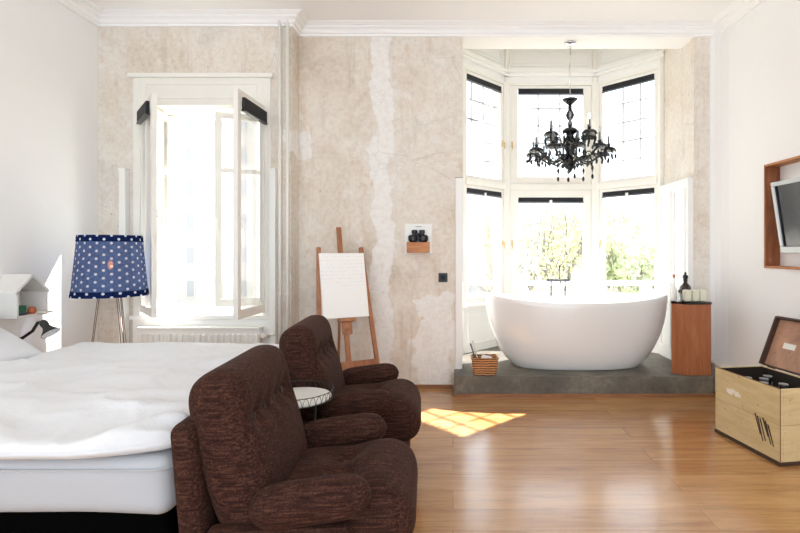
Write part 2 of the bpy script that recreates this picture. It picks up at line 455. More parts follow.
        o = bpy.data.objects.new(name, me); COL.objects.link(o)
        o.location = oloc
        if parent is not None: o.parent = parent
        if auto is not None:
            me.set_sharp_from_angle(angle=R(auto))
        if bevel:
            b = o.modifiers.new('bevel', 'BEVEL'); b.width = bevel; b.segments = 2; b.limit_method = 'ANGLE'; b.angle_limit = R(40)
        if subsurf:
            u = o.modifiers.new('sub', 'SUBSURF'); u.levels = subsurf; u.render_levels = subsurf
        return o

def thing(name, label, cat, loc=(0, 0, 0), rz=0.0, group=None):
    o = bpy.data.objects.new(name, None); COL.objects.link(o)
    o.empty_display_size = 0.1
    o.location = loc; o.rotation_euler = (0, 0, rz)
    o['label'] = label; o['category'] = cat
    if group: o['group'] = group
    return o
def tag(o, label, cat, group=None, kind=None):
    o['label'] = label; o['category'] = cat
    if group: o['group'] = group
    if kind: o['kind'] = kind
    return o
def struct(o, label=None, cat=None):
    o['kind'] = 'structure'
    if label: o['label'] = label
    if cat: o['category'] = cat
    return o
def copy_tree(o, parent=None):
    c = o.copy(); COL.objects.link(c)
    if parent is not None: c.parent = parent
    for ch in list(o.children): copy_tree(ch, c)
    return c

# ================================================================== ROOM
XL, XR = -3.14, 2.46          # side walls
YB, YW = 4.63, 4.42           # plain back wall, nearer window wall
XC = -1.43                    # corner between the two
ZC, ZH = 3.35, 3.25           # ceiling, underside of the bay head
YR = -2.0                     # rear of the room
BX0, BX1 = 0.09, 2.23         # bay opening
# window opening in the window wall
WX0, WX1, WZ0, WZ1 = -2.82, -1.61, 0.70, 2.80

o = MB().box(XL - 0.25, XR + 0.3, YR - 0.2, YB + 0.3, -0.12, 0.0).build('floor', M['floor'])
struct(o, 'warm oak plank floor with a glossy finish', 'floor')

m = MB()
m.box(XL, WX0, YW, YW + 0.50, 0, ZC + 0.1); m.box(WX1, XC, YW, YW + 0.50, 0, ZC + 0.1)
m.box(WX0, WX1, YW, YW + 0.50, WZ1, ZC + 0.1); m.box(WX0, WX1, YW, YW + 0.50, 0, WZ0)
m.box(XC, 0.02, YB, YB + 0.34, 0, ZC + 0.1); m.box(0.02, BX0, YB, YB + 0.34, 1.955, ZC + 0.1)
m.box(BX1, 2.38, YB, YB + 0.68, 0, ZC + 0.1)
o = m.build('wall_back', M['plaster']); struct(o, 'old bare plaster wall, beige and patched with white filler', 'wall')

m = MB().box(BX0, BX1, YB, YB + 0.27, ZH, ZC + 0.5)
struct(m.build('wall_bay_header', M['ceiling']), 'white head above the bay opening', 'wall')

m = MB().box(XL - 0.25, XL, YR, YW + 0.5, 0, ZC + 0.1)
struct(m.build('wall_left', M['white_wall']), 'plain white wall behind the bed head', 'wall')

NY0, NY1, NZ0, NZ1, ND = 2.84, 3.94, 1.138, 1.95, 0.11
m = MB()
m.box(XR, XR + 0.25, YR, NY0, 0, ZC + 0.1); m.box(XR, XR + 0.25, NY1, YB + 0.3, 0, ZC + 0.1)
m.box(XR, XR + 0.25, NY0, NY1, NZ1, ZC + 0.1); m.box(XR, XR + 0.25, NY0, NY1, 0, NZ0)
m.box(XR + ND, XR + 0.25, NY0, NY1, NZ0, NZ1)
m.prism([(2.38, YB), (2.41, YB - 0.025), (2.44, YB - 0.08), (XR, YB - 0.17), (XR, YB + 0.3), (2.38, YB + 0.3)], 0, ZC)
struct(m.build('wall_right', M['white_wall']), 'plain white wall with the recessed television', 'wall')

m = MB().box(XL - 0.25, XR + 0.25, YR - 0.2, YB, ZC, ZC + 0.12)
struct(m.build('ceiling', M['ceiling']), 'flat white ceiling', 'ceiling')

def sweep(path, prof):
    """prof = (distance from wall, z) carried along the wall line; the room lies to the right of the path"""
    m = MB(); n = len(path); P = [Vector((a, b)) for a, b in path]
    offs = []
    for i in range(n):
        ds = []
        if i > 0: ds.append((P[i] - P[i - 1]).normalized())
        if i < n - 1: ds.append((P[i + 1] - P[i]).normalized())
        ns = [Vector((d.y, -d.x)) for d in ds]
        if len(ns) == 1: offs.append(ns[0])
        else: offs.append((ns[0] + ns[1]) / (1 + ns[0].dot(ns[1])))
    k = len(prof)
    for i in range(n):
        for d, z in prof: m.v.append(Vector((P[i].x + offs[i].x * d, P[i].y + offs[i].y * d, z)))
    for i in range(n - 1):
        for j in range(k - 1):
            a = i * k + j
            m.f.append((a, a + 1, a + k + 1, a + k))
    return m
crown = [(0.0, ZH), (0.022, ZH), (0.022, ZH + 0.018), (0.040, ZH + 0.026), (0.050, ZH + 0.050), (0.078, ZH + 0.066), (0.078, ZH + 0.076), (0.105, ZH + 0.084), (0.125, ZH + 0.096), (0.125, ZC)]
o = sweep([(XL, YR), (XL, YW), (XC, YW), (XC, YB), (XR, YB), (XR, YR)], crown).build('trim_1', M['ceiling'])
struct(o, 'white stepped crown moulding under the ceiling', 'moulding')

m = MB().prism([(XR - 0.018, 2.0), (XR, 2.0), (XR, YB - 0.16), (2.375, YB - 0.002), (2.352, YB - 0.002)], 0, 0.24)
m.prism([(XR - 0.026, 2.0), (XR, 2.0), (XR, YB - 0.16), (2.375, YB - 0.002), (2.342, YB - 0.002)], 0.24, 0.262)
struct(m.build('baseboard_right', M['old_trim'], bevel=0.003), 'tall cream baseboard on the right wall', 'baseboard')
m = MB().box(XC, 0.0, YB - 0.016, YB, 0, 0.035)
struct(m.build('baseboard_back', M['skirting_oak']), 'thin oak strip along the plaster wall', 'baseboard')
m = MB().box(XL, XL + 0.018, YR, YW, 0, 0.2)
struct(m.build('baseboard_left', M['old_trim']), 'white baseboard on the left wall', 'baseboard')

# ---------------------------------------------------------------- bay shell
BYR, BYC = 5.31, 5.89         # depth of the reveal end, of the middle window
PL = 0.18                     # platform height
BL, BR = (0.08, BYR), (BX1, BYR)
CL, CR = (0.62, BYC), (1.68, BYC)
plat = [(0.01, 4.35), (2.27, 4.35), (2.27, YB - 0.001), (BX1 - 0.001, YB - 0.001), (BX1 - 0.001, BYR), CR, CL, BL, (BX0 + 0.002, YB - 0.001), (0.01, YB - 0.001)]
o = MB().prism(plat, 0.0, PL).build('trim_2', M['concrete'], bevel=0.006); struct(o, 'raised grey concrete platform under the bathtub', 'platform')
m = MB().box(-0.005, 2.285, 4.335, 4.349, 0, 0.03)
struct(m.build('trim_3', M['skirting_oak']), 'oak strip at the foot of the concrete platform', 'trim')

m = MB().box(BX1, BX1 + 0.1, YB + 0.68, BYR, 0, 3.8)
m.box(BX1, BX1 + 0.1, YB, BYR, ZC + 0.1, 3.8)
struct(m.build('wall_bay_right', M['plaster']))
m = MB().box(BX0 - 0.19, 0.019, YB + 0.34, BYR, 0, 3.8).box(BX0 - 0.19, BX0 - 0.012, BYR, BYR + 0.12, 0, 3.8)
struct(m.build('wall_bay_left', M['plaster']))
m = MB().prism([(0.0, YB + 0.25), (2.32, YB + 0.25), (2.32, 5.4), (1.75, 6.05), (0.55, 6.05), (0.0, 5.4)], 3.66, 3.76)
struct(m.build('ceiling_bay', M['ceiling']), 'white ceiling of the window bay', 'ceiling')

def seg(a, b):
    a = Vector(a); b = Vector(b); d = b - a
    return a, d.length, math.atan2(d.y, d.x)

win_no = [2]
place = {0: 'left slanted bay window', 1: 'middle bay window', 2: 'right slanted bay window'}
for k, (a, b) in enumerate(((BL, CL), (CL, CR), (CR, BR))):
    a, w, ang = seg(a, b)
    # wall below and above the window
    nm = ('left', 'middle', 'right')[k]
    root = bpy.data.objects.new('wall_bay_window_' + nm, None); COL.objects.link(root)
    root.location = (a.x, a.y, 0); root.rotation_euler = (0, 0, ang); root['kind'] = 'structure'
    mm = MB().box(-0.02, w + 0.02, -0.03, 0.22, 0.0, 0.70)
    mm.box(-0.02, w + 0.02, -0.10, -0.03, 0.675, 0.705)                     # sill board
    mm.box(0.08, w - 0.08, -0.042, -0.03, 0.26, 0.275); mm.box(0.08, w - 0.08, -0.042, -0.03, 0.60, 0.615)
    mm.box(0.08, 0.095, -0.042, -0.03, 0.275, 0.60); mm.box(w - 0.095, w - 0.08, -0.042, -0.03, 0.275, 0.60)
    mm.build('spandrel', M['trim'], root, world=False, bevel=0.002)
    mm = MB().box(-0.02, w + 0.02, 0.0, 0.22, 3.25, 3.80)
    mm.box(-0.03, w + 0.03, -0.05, 0.0, 3.315, 3.345); mm.box(-0.03, w + 0.03, -0.075, 0.0, 3.345, 3.375); mm.box(-0.03, w + 0.03, -0.04, 0.0, 3.375, 3.395)
    mm.ring(0.05, w - 0.05, 3.44, 3.63, -0.012, 0.0, 0.012); mm.ring(0.09, w - 0.09, 3.475, 3.595, -0.008, 0.0, 0.008)
    mm.build('fascia', M['trim'], root, world=False, bevel=0.002)
    # window
    wn = bpy.data.objects.new('window_%d' % win_no[0], None); COL.objects.link(wn); win_no[0] += 1
    wn.location = (a.x, a.y, 0); wn.rotation_euler = (0, 0, ang); struct(wn, 'white framed %s with a gridded upper light' % place[k], 'window')
    fr = MB().box(-0.01, 0.055, -0.02, 0.14, 0.70, 3.25).box(w - 0.055, w + 0.01, -0.02, 0.14, 0.70, 3.25)
    fr.box(0.055, w - 0.055, -0.02, 0.14, 3.215, 3.25).box(0.055, w - 0.055, -0.02, 0.14, 0.70, 0.735)
    fr.box(0.055, w - 0.055, -0.035, 0.14, 1.985, 2.055)
    fr.build('window_frame', M['old_trim'], wn, world=False, bevel=0.004)
    x0, x1 = 0.057, w - 0.057
    e = 0.085 if k == 1 else 0.032
    us = MB().ring(x0, x1, 2.057, 3.213, -0.01, 0.04, e, wt=0.034).build('upper_sash', M['old_trim'], wn, world=False, bevel=0.003)
    ls = MB().ring(x0, x1, 0.737, 1.983, -0.01, 0.04, e, wb=0.055).build('lower_sash', M['old_trim'], wn, world=False, bevel=0.003)
    MB().box(x0 + e, x1 - e, 0.013, 0.017, 2.057 + e, 3.213 - 0.034).build('pane', M['glass'], us, world=False)
    MB().box(x0 + e, x1 - e, 0.013, 0.017, 0.737 + 0.055, 1.983 - e).build('pane', M['glass'], ls, world=False)
    mu = MB()
    gx0, gx1, gz0, gz1 = x0 + e, x1 - e, 2.057 + e, 3.213 - 0.034
    for i in (1, 2): q = gx0 + (gx1 - gx0) * i / 3; mu.box(q - 0.009, q + 0.009, 0.095, 0.11, gz0 - 0.05, gz1 + 0.05)
    for i in (1, 2, 3, 4): q = gz0 + (gz1 - gz0) * i / 5; mu.box(gx0 - 0.05, gx1 + 0.05, 0.095, 0.11, q - 0.009, q + 0.009)
    mu.build('muntin_grid', M['lead'], us, world=False)
    hx = (x1 - 0.02) if k == 0 else (x0 + 0.02)
    for sash, hz in ((us, 2.52), (ls, 1.36)):
        h = MB().box(hx - 0.009, hx + 0.009, -0.016, -0.01, hz - 0.035, hz + 0.035)
        h.tube([(hx, -0.018, hz), (hx, -0.045, hz)], 0.006, 8).tube([(hx, -0.042, hz + 0.01), (hx, -0.045, hz - 0.065)], 0.005, 8)
        h.build('handle', M['brass'], sash, world=False)
    # blinds rolled up at the head of each light
    for up in (True, False):
        zt = gz1 if up else 1.983 - e
        bt = thing('roller_blind', 'black blind folded up over the %s light of the %s' % ('upper' if up else 'lower', place[k]), 'blind', (a.x, a.y, zt), ang, 'black blinds in the bay')
        hgt = 0.072 if up else 0.062
        MB().box(gx0 + 0.006, gx1 - 0.006, -0.012, 0.010, -hgt, -0.001).build('blind_cloth', M['blind'], bt, world=False, bevel=0.003)
        MB().box(gx0 + 0.003, gx1 - 0.003, -0.016, -0.012, -hgt - 0.006, -hgt + 0.010).build('bottom_rail', M['grey_metal'], bt, world=False)
        if not up:
            c = (gx0 + gx1) / 2
            MB().box(c - 0.016, c + 0.016, -0.022, -0.016, -hgt - 0.006, -hgt + 0.030).build('grip', M['white_enamel'], bt, world=False)
# corner posts of the bay
m = MB()
for (cx, cy) in (CL, CR):
    m.prism([(cx + 0.045 * math.cos(t), cy + 0.012 + 0.045 * math.sin(t)) for t in [2 * PI * i / 8 for i in range(8)]], PL, 3.66)
struct(m.build('trim_4', M['old_trim']), 'white corner posts of the bay', 'trim')
m = MB().box(BX1 - 0.045, BX1 - 0.001, BYR - 0.03, BYR + 0.12, PL, 3.66)
m.box(BX0 - 0.01, BX0 + 0.02, BYR - 0.02, BYR + 0.1, PL, 3.66)
struct(m.build('trim_5', M['old_trim'], bevel=0.004), 'white end posts of the bay', 'trim')

# folded shutters in the bay reveals
def shutter(x0, x1, face, label):
    t = thing('folding_shutter', label, 'shutter', ((x0 + x1) / 2, (YB + BYR) / 2, PL))
    y0, y1 = YB - 0.002, BYR - 0.035
    MB().box(x0, x1, y0, y1, PL + 0.002, 1.95).build('board', M['trim'], t, bevel=0.003)
    for ya, yb in ((y0 + 0.05, (y0 + y1) / 2 - 0.03), ((y0 + y1) / 2 + 0.03, y1 - 0.05)):
        for za, zb in ((0.30, 0.95), (1.05, 1.86)):
            p = MB(); xa, xb = (face - 0.010, face + 0.0) if face < (x0 + x1) / 2 else (face, face + 0.010)
            p.box(xa, xb, ya, ya + 0.02, za, zb).box(xa, xb, yb - 0.02, yb, za, zb).box(xa, xb, ya + 0.02, yb - 0.02, za, za + 0.02).box(xa, xb, ya + 0.02, yb - 0.02, zb - 0.02, zb)
            p.build('panel_moulding', M['trim'], t, bevel=0.003)
shutter(2.175, BX1 - 0.002, 2.175, 'white panelled shutter folded into the reveal behind the wooden pedestal')
shutter(0.022, BX0 - 0.002, BX0 - 0.002, 'white shutter edge-on at the left side of the bay beside the basket')

# ================================================================== LEFT WINDOW
wn = bpy.data.objects.new('window_1', None); COL.objects.link(wn); wn.location = (-2.215, YW, WZ0)
struct(wn, 'tall white double casement window standing open beside the lamp', 'window')
OX0, OX1 = -2.76, -1.675       # inner light
m = MB()
m.box(WX0, OX0, YW - 0.015, YW + 0.16, WZ0, WZ1); m.box(OX1, WX1, YW - 0.015, YW + 0.16, WZ0, WZ1)
m.box(OX0, OX1, YW - 0.015, YW + 0.16, 2.555, WZ1)
m.box(WX0 - 0.03, WX1 + 0.03, YW - 0.05, YW - 0.001, WZ1 - 0.005, WZ1 + 0.03)
m.ring(OX0 + 0.05, OX1 - 0.05, 2.61, 2.75, YW - 0.024, YW - 0.015, 0.014)
m.build('casing', M['old_trim'], wn, bevel=0.004)
m = MB().box(WX0 - 0.02, WX1 + 0.02, YW - 0.04, YW + 0.48, WZ0 - 0.03, WZ0 + 0.005)
m.box(WX0, WX1, YW - 0.02, YW, 0.42, WZ0 - 0.03)
m.build('sill', M['trim'], wn, bevel=0.004)
# outer frame in the depth of the wall
PX0, PX1, PZ0, PZ1 = -2.68, -1.73, 0.76, 2.53
m = MB().box(WX0, PX0, YW + 0.30, YW + 0.42, WZ0, WZ1).box(PX1, WX1, YW + 0.30, YW + 0.42, WZ0, WZ1)
m.box(PX0, PX1, YW + 0.30, YW + 0.42, PZ1, WZ1).box(PX0, PX1, YW + 0.30, YW + 0.42, WZ0, PZ0)
m.build('outer_frame', M['old_trim'], wn, bevel=0.004)
m = MB().box(WX0, OX0 + 0.005, YW + 0.16, YW + 0.30, WZ0, WZ1).box(OX1 - 0.005, WX1, YW + 0.16, YW + 0.30, WZ0, WZ1).box(OX0, OX1, YW + 0.16, YW + 0.30, 2.555, WZ1)
m.build('reveal', M['trim'], wn)

def casement(hx, hy, width, z0, z1, ang, mirror, midrail, blind_label=None):
    """sash turned about its hinge; local x runs from hinge to free edge, local y is its thickness"""
    s = -1 if mirror else 1
    mt = Matrix.Translation((hx, hy, 0)) @ Matrix.Rotation(ang, 4, 'Z')
    e = 0.055
    a = MB().ring(0.0, width, z0, z1, -0.02, 0.02, e, wt=0.055, wb=0.07)
    if midrail: a.box(e, width - e, -0.015, 0.015, midrail - 0.02, midrail + 0.02)
    a.xf(mt)
    sash = a.build('sash', M['old_trim'], wn, bevel=0.003)
    MB().box(e - 0.004, width - e + 0.004, -0.002, 0.002, z0 + 0.066, z1 - 0.051).xf(mt).build('pane', M['glass'], sash)
    h = MB().tube([(width - 0.02, 0.02, 1.55), (width - 0.02, 0.055, 1.55)], 0.006, 8).tube([(width - 0.02, 0.052, 1.56), (width - 0.02, 0.056, 1.47)], 0.007, 8)
    h.xf(mt).build('handle', M['white_enamel'], sash)
    hg = MB()
    for hz in (z0 + 0.2, (z0 + z1) / 2, z1 - 0.2): hg.tube([(-0.004, -0.02, hz - 0.04), (-0.004, -0.02, hz + 0.04)], 0.008, 8)
    hg.xf(mt).build('hinge', M['grey_metal'], sash)
    if blind_label:
        bt = thing('roller_blind', blind_label, 'blind', (hx, hy, z1 - 0.055), 0, 'black blinds on the open sashes')
        yy = (0.022, 0.05) if mirror else (-0.05, -0.022)
        MB().box(e + 0.004, width - e - 0.004, yy[0], yy[1], z1 - 0.055 - 0.10, z1 - 0.056).xf(mt).build('blind_cloth', M['blind'], bt, bevel=0.004)
        MB().box(e + 0.002, width - e - 0.002, yy[0] - 0.003, yy[1] + 0.003, z1 - 0.055 - 0.112, z1 - 0.155).xf(mt).build('bottom_rail', M['black'], bt)
    return sash
casement(OX0, YW + 0.02, 0.545, 0.735, 2.545, math.atan2(-0.42, 0.36), False, None, 'small black blind on the left open sash, above the blue lamp')
casement(OX1, YW + 0.02, 0.545, 0.735, 2.545, math.atan2(-0.545, -0.02), True, None, 'small black blind on the right open sash, beside the heating pipes')
casement(PX0, YW + 0.28, 0.46, PZ0 + 0.005, PZ1 - 0.005, R(-79), False, 2.0)
casement(PX1, YW + 0.28, 0.46, PZ0 + 0.005, PZ1 - 0.005, R(180 + 27), True, 2.0)

# shutter boxes flanking the lower window
for i, (xa, xb, lb) in enumerate(((-2.915, -2.86, 'narrow white shutter box against the wall behind the blue lamp'), (-1.605, -1.552, 'narrow white shutter box beside the heating pipes'))):
    t = thing('shutter_box', lb, 'shutter', ((xa + xb) / 2, YW - 0.03, 0.0))
    MB().box(xa, xb, YW - 0.06, YW - 0.001, 0.0, 1.98).build('box_body', M['trim'], t, bevel=0.003)
    MB().box(xa - 0.004, xb + 0.004, YW - 0.065, YW - 0.001, 1.98, 1.995).build('cap', M['trim'], t)

# heating pipes
for xx, lb in ((-1.520, 'thin white vertical heating pipe nearer the window'), (-1.452, 'thin white vertical heating pipe on the wall corner')):
    t = thing('heating_pipe', lb, 'pipe', (xx, YW - 0.035, 0), 0, 'heating pipes')
    MB().tube([(xx, YW - 0.035, 0), (xx, YW - 0.035, ZC)], 0.0135, 12).build('pipe_run', M['white_enamel'], t, smooth=True)
    for zz in (0.9, 2.1):
        MB().tube([(xx, YW - 0.035, zz - 0.012), (xx, YW - 0.035, zz + 0.012)], 0.018, 12).tube([(xx, YW - 0.035, zz), (xx, YW + 0.002, zz)], 0.006, 8).build('clip', M['white_enamel'], t, smooth=True, auto=40)

# radiator
RX0, RX1, RZ0, RZ1, RY = -2.71, -1.66, 0.10, 0.60, YW - 0.09
t = thing('radiator', 'white ribbed panel radiator under the open window', 'radiator', ((RX0 + RX1) / 2, RY, 0))
m = MB().box(RX0, RX1, RY - 0.035, RY + 0.035, RZ0, RZ1)
n = 21
for i in range(n):
    c = RX0 + (i + 0.5) * (RX1 - RX0) / n
    m.cushion(0.034, 0.022, RZ1 - RZ0 - 0.08, 0.010, (1, 1, 1), mat=Matrix.Translation((c, RY - 0.038, (RZ0 + RZ1) / 2)))
m.build('panel', M['white_enamel'], t, bevel=0.004)
m = MB().box(RX0 - 0.004, RX1 + 0.004, RY - 0.048, RY + 0.048, RZ1, RZ1 + 0.016)
m.build('top_grille', M['white_enamel'], t, bevel=0.003)
for c in (RX0 + 0.15, RX1 - 0.15): MB().box(c - 0.02, c + 0.02, RY - 0.03, RY + 0.03, 0.0, RZ0).build('foot', M['white_enamel'], t)
v = MB().lathe([(0.0, 0), (0.018, 0.002), (0.022, 0.02), (0.022, 0.05), (0.016, 0.065), (0.0, 0.066)], (RX1 + 0.035, RY - 0.005, 0.545), 16, (0, -1, 0.0))
v.tube([(RX1, RY, 0.545), (RX1 + 0.06, RY, 0.545)], 0.013, 10)
v.build('valve', M['white_enamel'], t, smooth=True, auto=50)
MB().tube([(RX1 + 0.05, RY, 0.545), (-1.546, RY, 0.545)], 0.008, 8).build('feed_pipe', M['white_enamel'], t, smooth=True)

# ================================================================== BED
BY0, BY1, BXF = 1.76, 3.44, -1.005
MX0 = XL + 0.03
t = thing('bed', 'low wide bed with white mattress on a black base', 'bed', ((MX0 + BXF) / 2, (BY0 + BY1) / 2, 0))
m = MB().box(MX0, BXF - 0.05, BY0 + 0.10, BY1 - 0.03, 0.05, 0.332)
m.build('base', M['black_base'], t, bevel=0.02)
for xx in (MX0 + 0.1, BXF - 0.13):
    for yy in (BY0 + 0.13, BY1 - 0.13): MB().box(xx - 0.03, xx + 0.03, yy - 0.03, yy + 0.03, 0, 0.05).build('leg', M['black'], t)
def mfn(p, d):
    n = noise.noise(Vector((p.x * 4, p.y * 4, p.z * 6)))
    return p + d * n * (0.004 if p.z > 0 else 0.010)
mc = Matrix.Translation(((MX0 + BXF) / 2, (BY0 + BY1) / 2, 0.439))
mat_o = MB().cushion(BXF - MX0, BY1 - BY0, 0.212, 0.055, (26, 20, 4), mfn, mc).build('mattress', M['sheet'], t, smooth=True)
pp = MB()
for zz in (0.505,):
    cx0, cx1, cy0, cy1, r = MX0 + 0.05, BXF + 0.001, BY0 - 0.001, BY1, 0.055
    pts = []
    for (ax, ay, a0) in ((cx1 - r, cy0 + r, -90), ):
        pts += [(cx0, cy0 - 0.004, zz)] + [(ax + (r + 0.004) * math.cos(R(a0 + q * 15)), ay + (r + 0.004) * math.sin(R(a0 + q * 15)), zz) for q in range(7)] + [(cx1 + 0.004, cy1 - 0.1, zz)]
    pp.tube(pts, 0.004, 6)
pp.build('piping', M['sheet'], mat_o, smooth=True)

# duvet: a thick quilt with folds, hanging a little over the near edge and the foot
DX0, DX1, DY0, DY1 = -2.58, -0.992, 1.70, 3.49
def ridge(x, y, z): return 1.0 - abs(noise.noise(Vector((x, y, z)))) * 2.0
def dfn(p, d):
    wx, wy = p.x, p.y
    top = p.z > 0
    if top:
        up = min(1.0, max(0.0, d.z) + 0.15) if d.length > 0 else 1.0
        h = 0.0
        for c, a, wdt, ph in ((0.22, 0.022, 0.07, 0.0), (0.52, 0.020, 0.08, 1.1), (0.74, 0.006, 0.07, 2.0), (-0.22, 0.010, 0.12, 0.4), (-0.62, 0.016, 0.10, 2.2)):
            yy = wy - c - 0.07 * math.sin(wx * 2.6 + ph)
            h += a * math.exp(-(yy / wdt) ** 2) * (0.7 + 0.3 * math.sin(wx * 4.2 + ph))
        w1 = noise.noise(Vector((wx * 2.0, wy * 3.2, 3.3)))
        r1 = max(0, ridge(wx * 1.7 + 0.3 * wy, wy * 3.4 - wx * 0.7, 1.2)) ** 3
        r2 = max(0, ridge(wx * 4.0 + wy * 2.2, wy * 6.0 - wx, 6.2)) ** 4
        p.z += up * (1 - 0.6 * max(0, wy - 0.3) / 0.6) * (h + 0.020 * w1 + 0.036 * r1 + 0.020 * r2 * (0.4 + 0.6 * max(0, w1 + 0.3)))
    # soft droop of the part that hangs past the mattress
    ed = max(0.0, min(1.0, (-wy - 0.805) / 0.09))
    p.z -= 0.004 * ed * ed
    ex = max(0.0, min(1.0, (wx - 0.62) / 0.175))
    if top: p.z -= 0.022 * ex * ex
    if wy < -0.8: p.y += 0.018 * noise.noise(Vector((wx * 2.6, p.z * 9, 8.0)))
    # the near foot corner is tucked up
    cr = max(0.0, (wx - 0.45) / 0.35) * max(0.0, (-wy - 0.55) / 0.345)
    p.y += 0.10 * cr ** 1.5
    p.z += 0.012 * cr
    return p
DZ = 0.590
mc = Matrix.Translation(((DX0 + DX1) / 2, (DY0 + DY1) / 2, DZ))
o = MB().cushion(DX1 - DX0, DY1 - DY0, 0.077, (0.05, 0.05, 0.0385), (90, 90, 1), dfn).xf(mc).build('duvet', M['duvet'], None, smooth=True, loc=((DX0 + DX1) / 2, (DY0 + DY1) / 2, 0.55))
tag(o, 'thick white rumpled duvet spread over the bed', 'duvet')

def pillow(c, rx, ry, rz, label, sy=0.72):
    mt = Matrix.Translation(c) @ Matrix.Rotation(R(rz), 4, 'Z') @ Matrix.Rotation(R(ry), 4, 'Y') @ Matrix.Rotation(R(rx), 4, 'X')
    m = MB(); n = 22
    for sgn in (1, -1):
        b = len(m.v)
        for i in range(n + 1):
            for j in range(n + 1):
                u, w = -1 + 2 * i / n, -1 + 2 * j / n
                h = ((1 - abs(u) ** 2.6) * (1 - abs(w) ** 2.6))
                h = max(h, 0) ** 0.5
                pin = 1 - 0.06 * (1 - abs(u)) * abs(w) ** 3 - 0.0
                nz = noise.noise(Vector((u * 2.4 + c[0], w * 2.4, sgn * 2.0)))
                m.v.append(mt @ Vector((u * 0.30 * (1 - 0.07 * (1 - w * w)), w * sy / 2 * (1 - 0.07 * (1 - u * u)), sgn * (0.085 * h + 0.012 * nz * h))))
        for i in range(n):
            for j in range(n):
                q = b + i * (n + 1) + j
                f = (q, q + n + 1, q + n + 2, q + 1)
                m.f.append(f if sgn > 0 else tuple(reversed(f)))
    o = m.build('pillow', M['pillow'], None, smooth=True, loc=c)
    w = o.modifiers.new('weld', 'WELD'); w.merge_threshold = 0.0008
    tag(o, label, 'pillow'); return o
pillow((-2.845, 2.86, 0.735), 0, 30, 0, 'soft white pillow leaning at the head of the bed under the house shelf')

# ================================================================== ARMCHAIRS
def armchair(loc, rz, label):
    t = thing('armchair', label, 'armchair', loc, rz, 'brown corduroy armchairs')
    W = 0.30
    # upright shell behind the back and the boxed base under the seat
    sh = MB()
    sh.cushion(0.085, 2 * W + 0.03, 0.68, 0.04, (2, 6, 8), None, Matrix.Translation((-0.342, 0, 0.385)) @ Matrix.Rotation(R(-5), 4, 'Y'))
    sh.build('back_shell', M['cord'], t, smooth=True, world=False)
    MB().cushion(0.62, 2 * W - 0.02, 0.22, 0.03, (8, 6, 3), None, Matrix.Translation((0.0, 0, 0.15))).build('base', M['cord'], t, smooth=True, world=False)
    # seat: a fat cushion with a rolled front and two tufts
    tuft = [(0.03, -0.085), (0.03, 0.085)]
    def sfn(p, d):
        if p.z > 0:
            crownz = 0.030 * (1 - min(1, (p.x / 0.29) ** 2)) * (1 - min(1, (p.y / 0.27) ** 2)) + 0.022 * max(0.0, 1 - ((p.x - 0.20) / 0.14) ** 2)
            p.z += crownz
            for tx, ty in tuft:
                r2 = (p.x - tx) ** 2 + (p.y - ty) ** 2
                p.z -= 0.046 * math.exp(-r2 / 0.0030)
            p.z -= 0.012 * math.exp(-((p.x - 0.03) / 0.025) ** 2) * (1 - min(1, abs(p.y) / 0.27))
        if p.x > 0.1: p.x += 0.025 * (1 - min(1, (p.z / 0.12) ** 2))
        return p
    se = MB().cushion(0.57, 0.55, 0.215, 0.085, (12, 12, 2), sfn, Matrix.Translation((0.067, 0, 0.335)) @ Matrix.Rotation(R(-3), 4, 'Y')).build('seat', M['cord'], t, smooth=True, subsurf=1, world=False)
    sm = Matrix.Translation((0.067, 0, 0.335)) @ Matrix.Rotation(R(-3), 4, 'Y')
    for tx, ty in tuft:
        MB().cushion(0.026, 0.026, 0.012, 0.006, (1, 1, 1), None, sm @ Matrix.Translation((tx, ty, 0.090))).build('button', M['button'], se, smooth=True, world=False)
    # back cushion, leaning, with a row of tufts
    bt = [(0.085, -0.165), (0.085, -0.055), (0.085, 0.055), (0.085, 0.165)]
    def bfn(p, d):
        if p.x > 0:
            p.x += 0.022 * (1 - min(1, (p.y / 0.29) ** 2)) * (1 - min(1, (p.z / 0.27) ** 2))
            for tz, ty in bt:
                r2 = (p.z - tz) ** 2 + (p.y - ty) ** 2
                p.x -= 0.046 * math.exp(-r2 / 0.0026)
            p.x -= 0.010 * math.exp(-((p.z - 0.085) / 0.022) ** 2) * (1 if abs(p.y) < 0.2 else 0)
        else:
            p.x -= 0.02 * (1 - min(1, (p.z / 0.27) ** 2))
        return p
    bm = Matrix.Translation((-0.232, 0, 0.605)) @ Matrix.Rotation(R(-14), 4, 'Y')
    ba = MB().cushion(0.185, 2 * W - 0.01, 0.56, (0.085, 0.075, 0.085), (3, 18, 16), bfn, bm).build('backrest', M['cord'], t, smooth=True, subsurf=1, world=False)
    for tz, ty in bt:
        MB().cushion(0.012, 0.026, 0.026, 0.006, (1, 1, 1), None, bm @ Matrix.Translation((0.065, ty, tz))).build('button', M['button'], ba, smooth=True, world=False)
    for s in (-1, 1):
        am = Matrix.Translation((0.040, s * 0.305, 0.470)) @ Matrix.Rotation(R(-7), 4, 'Y')
        MB().cushion(0.395, 0.135, 0.142, (0.10, 0.066, 0.070), (8, 2, 2), None, am).build('armrest', M['cord'], t, smooth=True, subsurf=1, world=False)
        MB().cushion(0.46, 0.075, 0.34, 0.03, (6, 2, 5), None, Matrix.Translation((-0.06, s * 0.300, 0.225))).build('side_panel', M['cord'], t, smooth=True, world=False)
    for sx in (-0.25, 0.24):
        for sy in (-0.22, 0.22): MB().tube([(sx, sy, 0.0), (sx, sy, 0.05)], 0.025, 12).build('foot', M['black'], t, world=False)
    return t
armchair((-0.515, 1.915, 0), R(3), 'brown corduroy armchair nearest the camera, in front of the little white table')
armchair((-0.562, 2.90, 0), R(4), 'brown corduroy armchair beyond the little white table, before the easel')

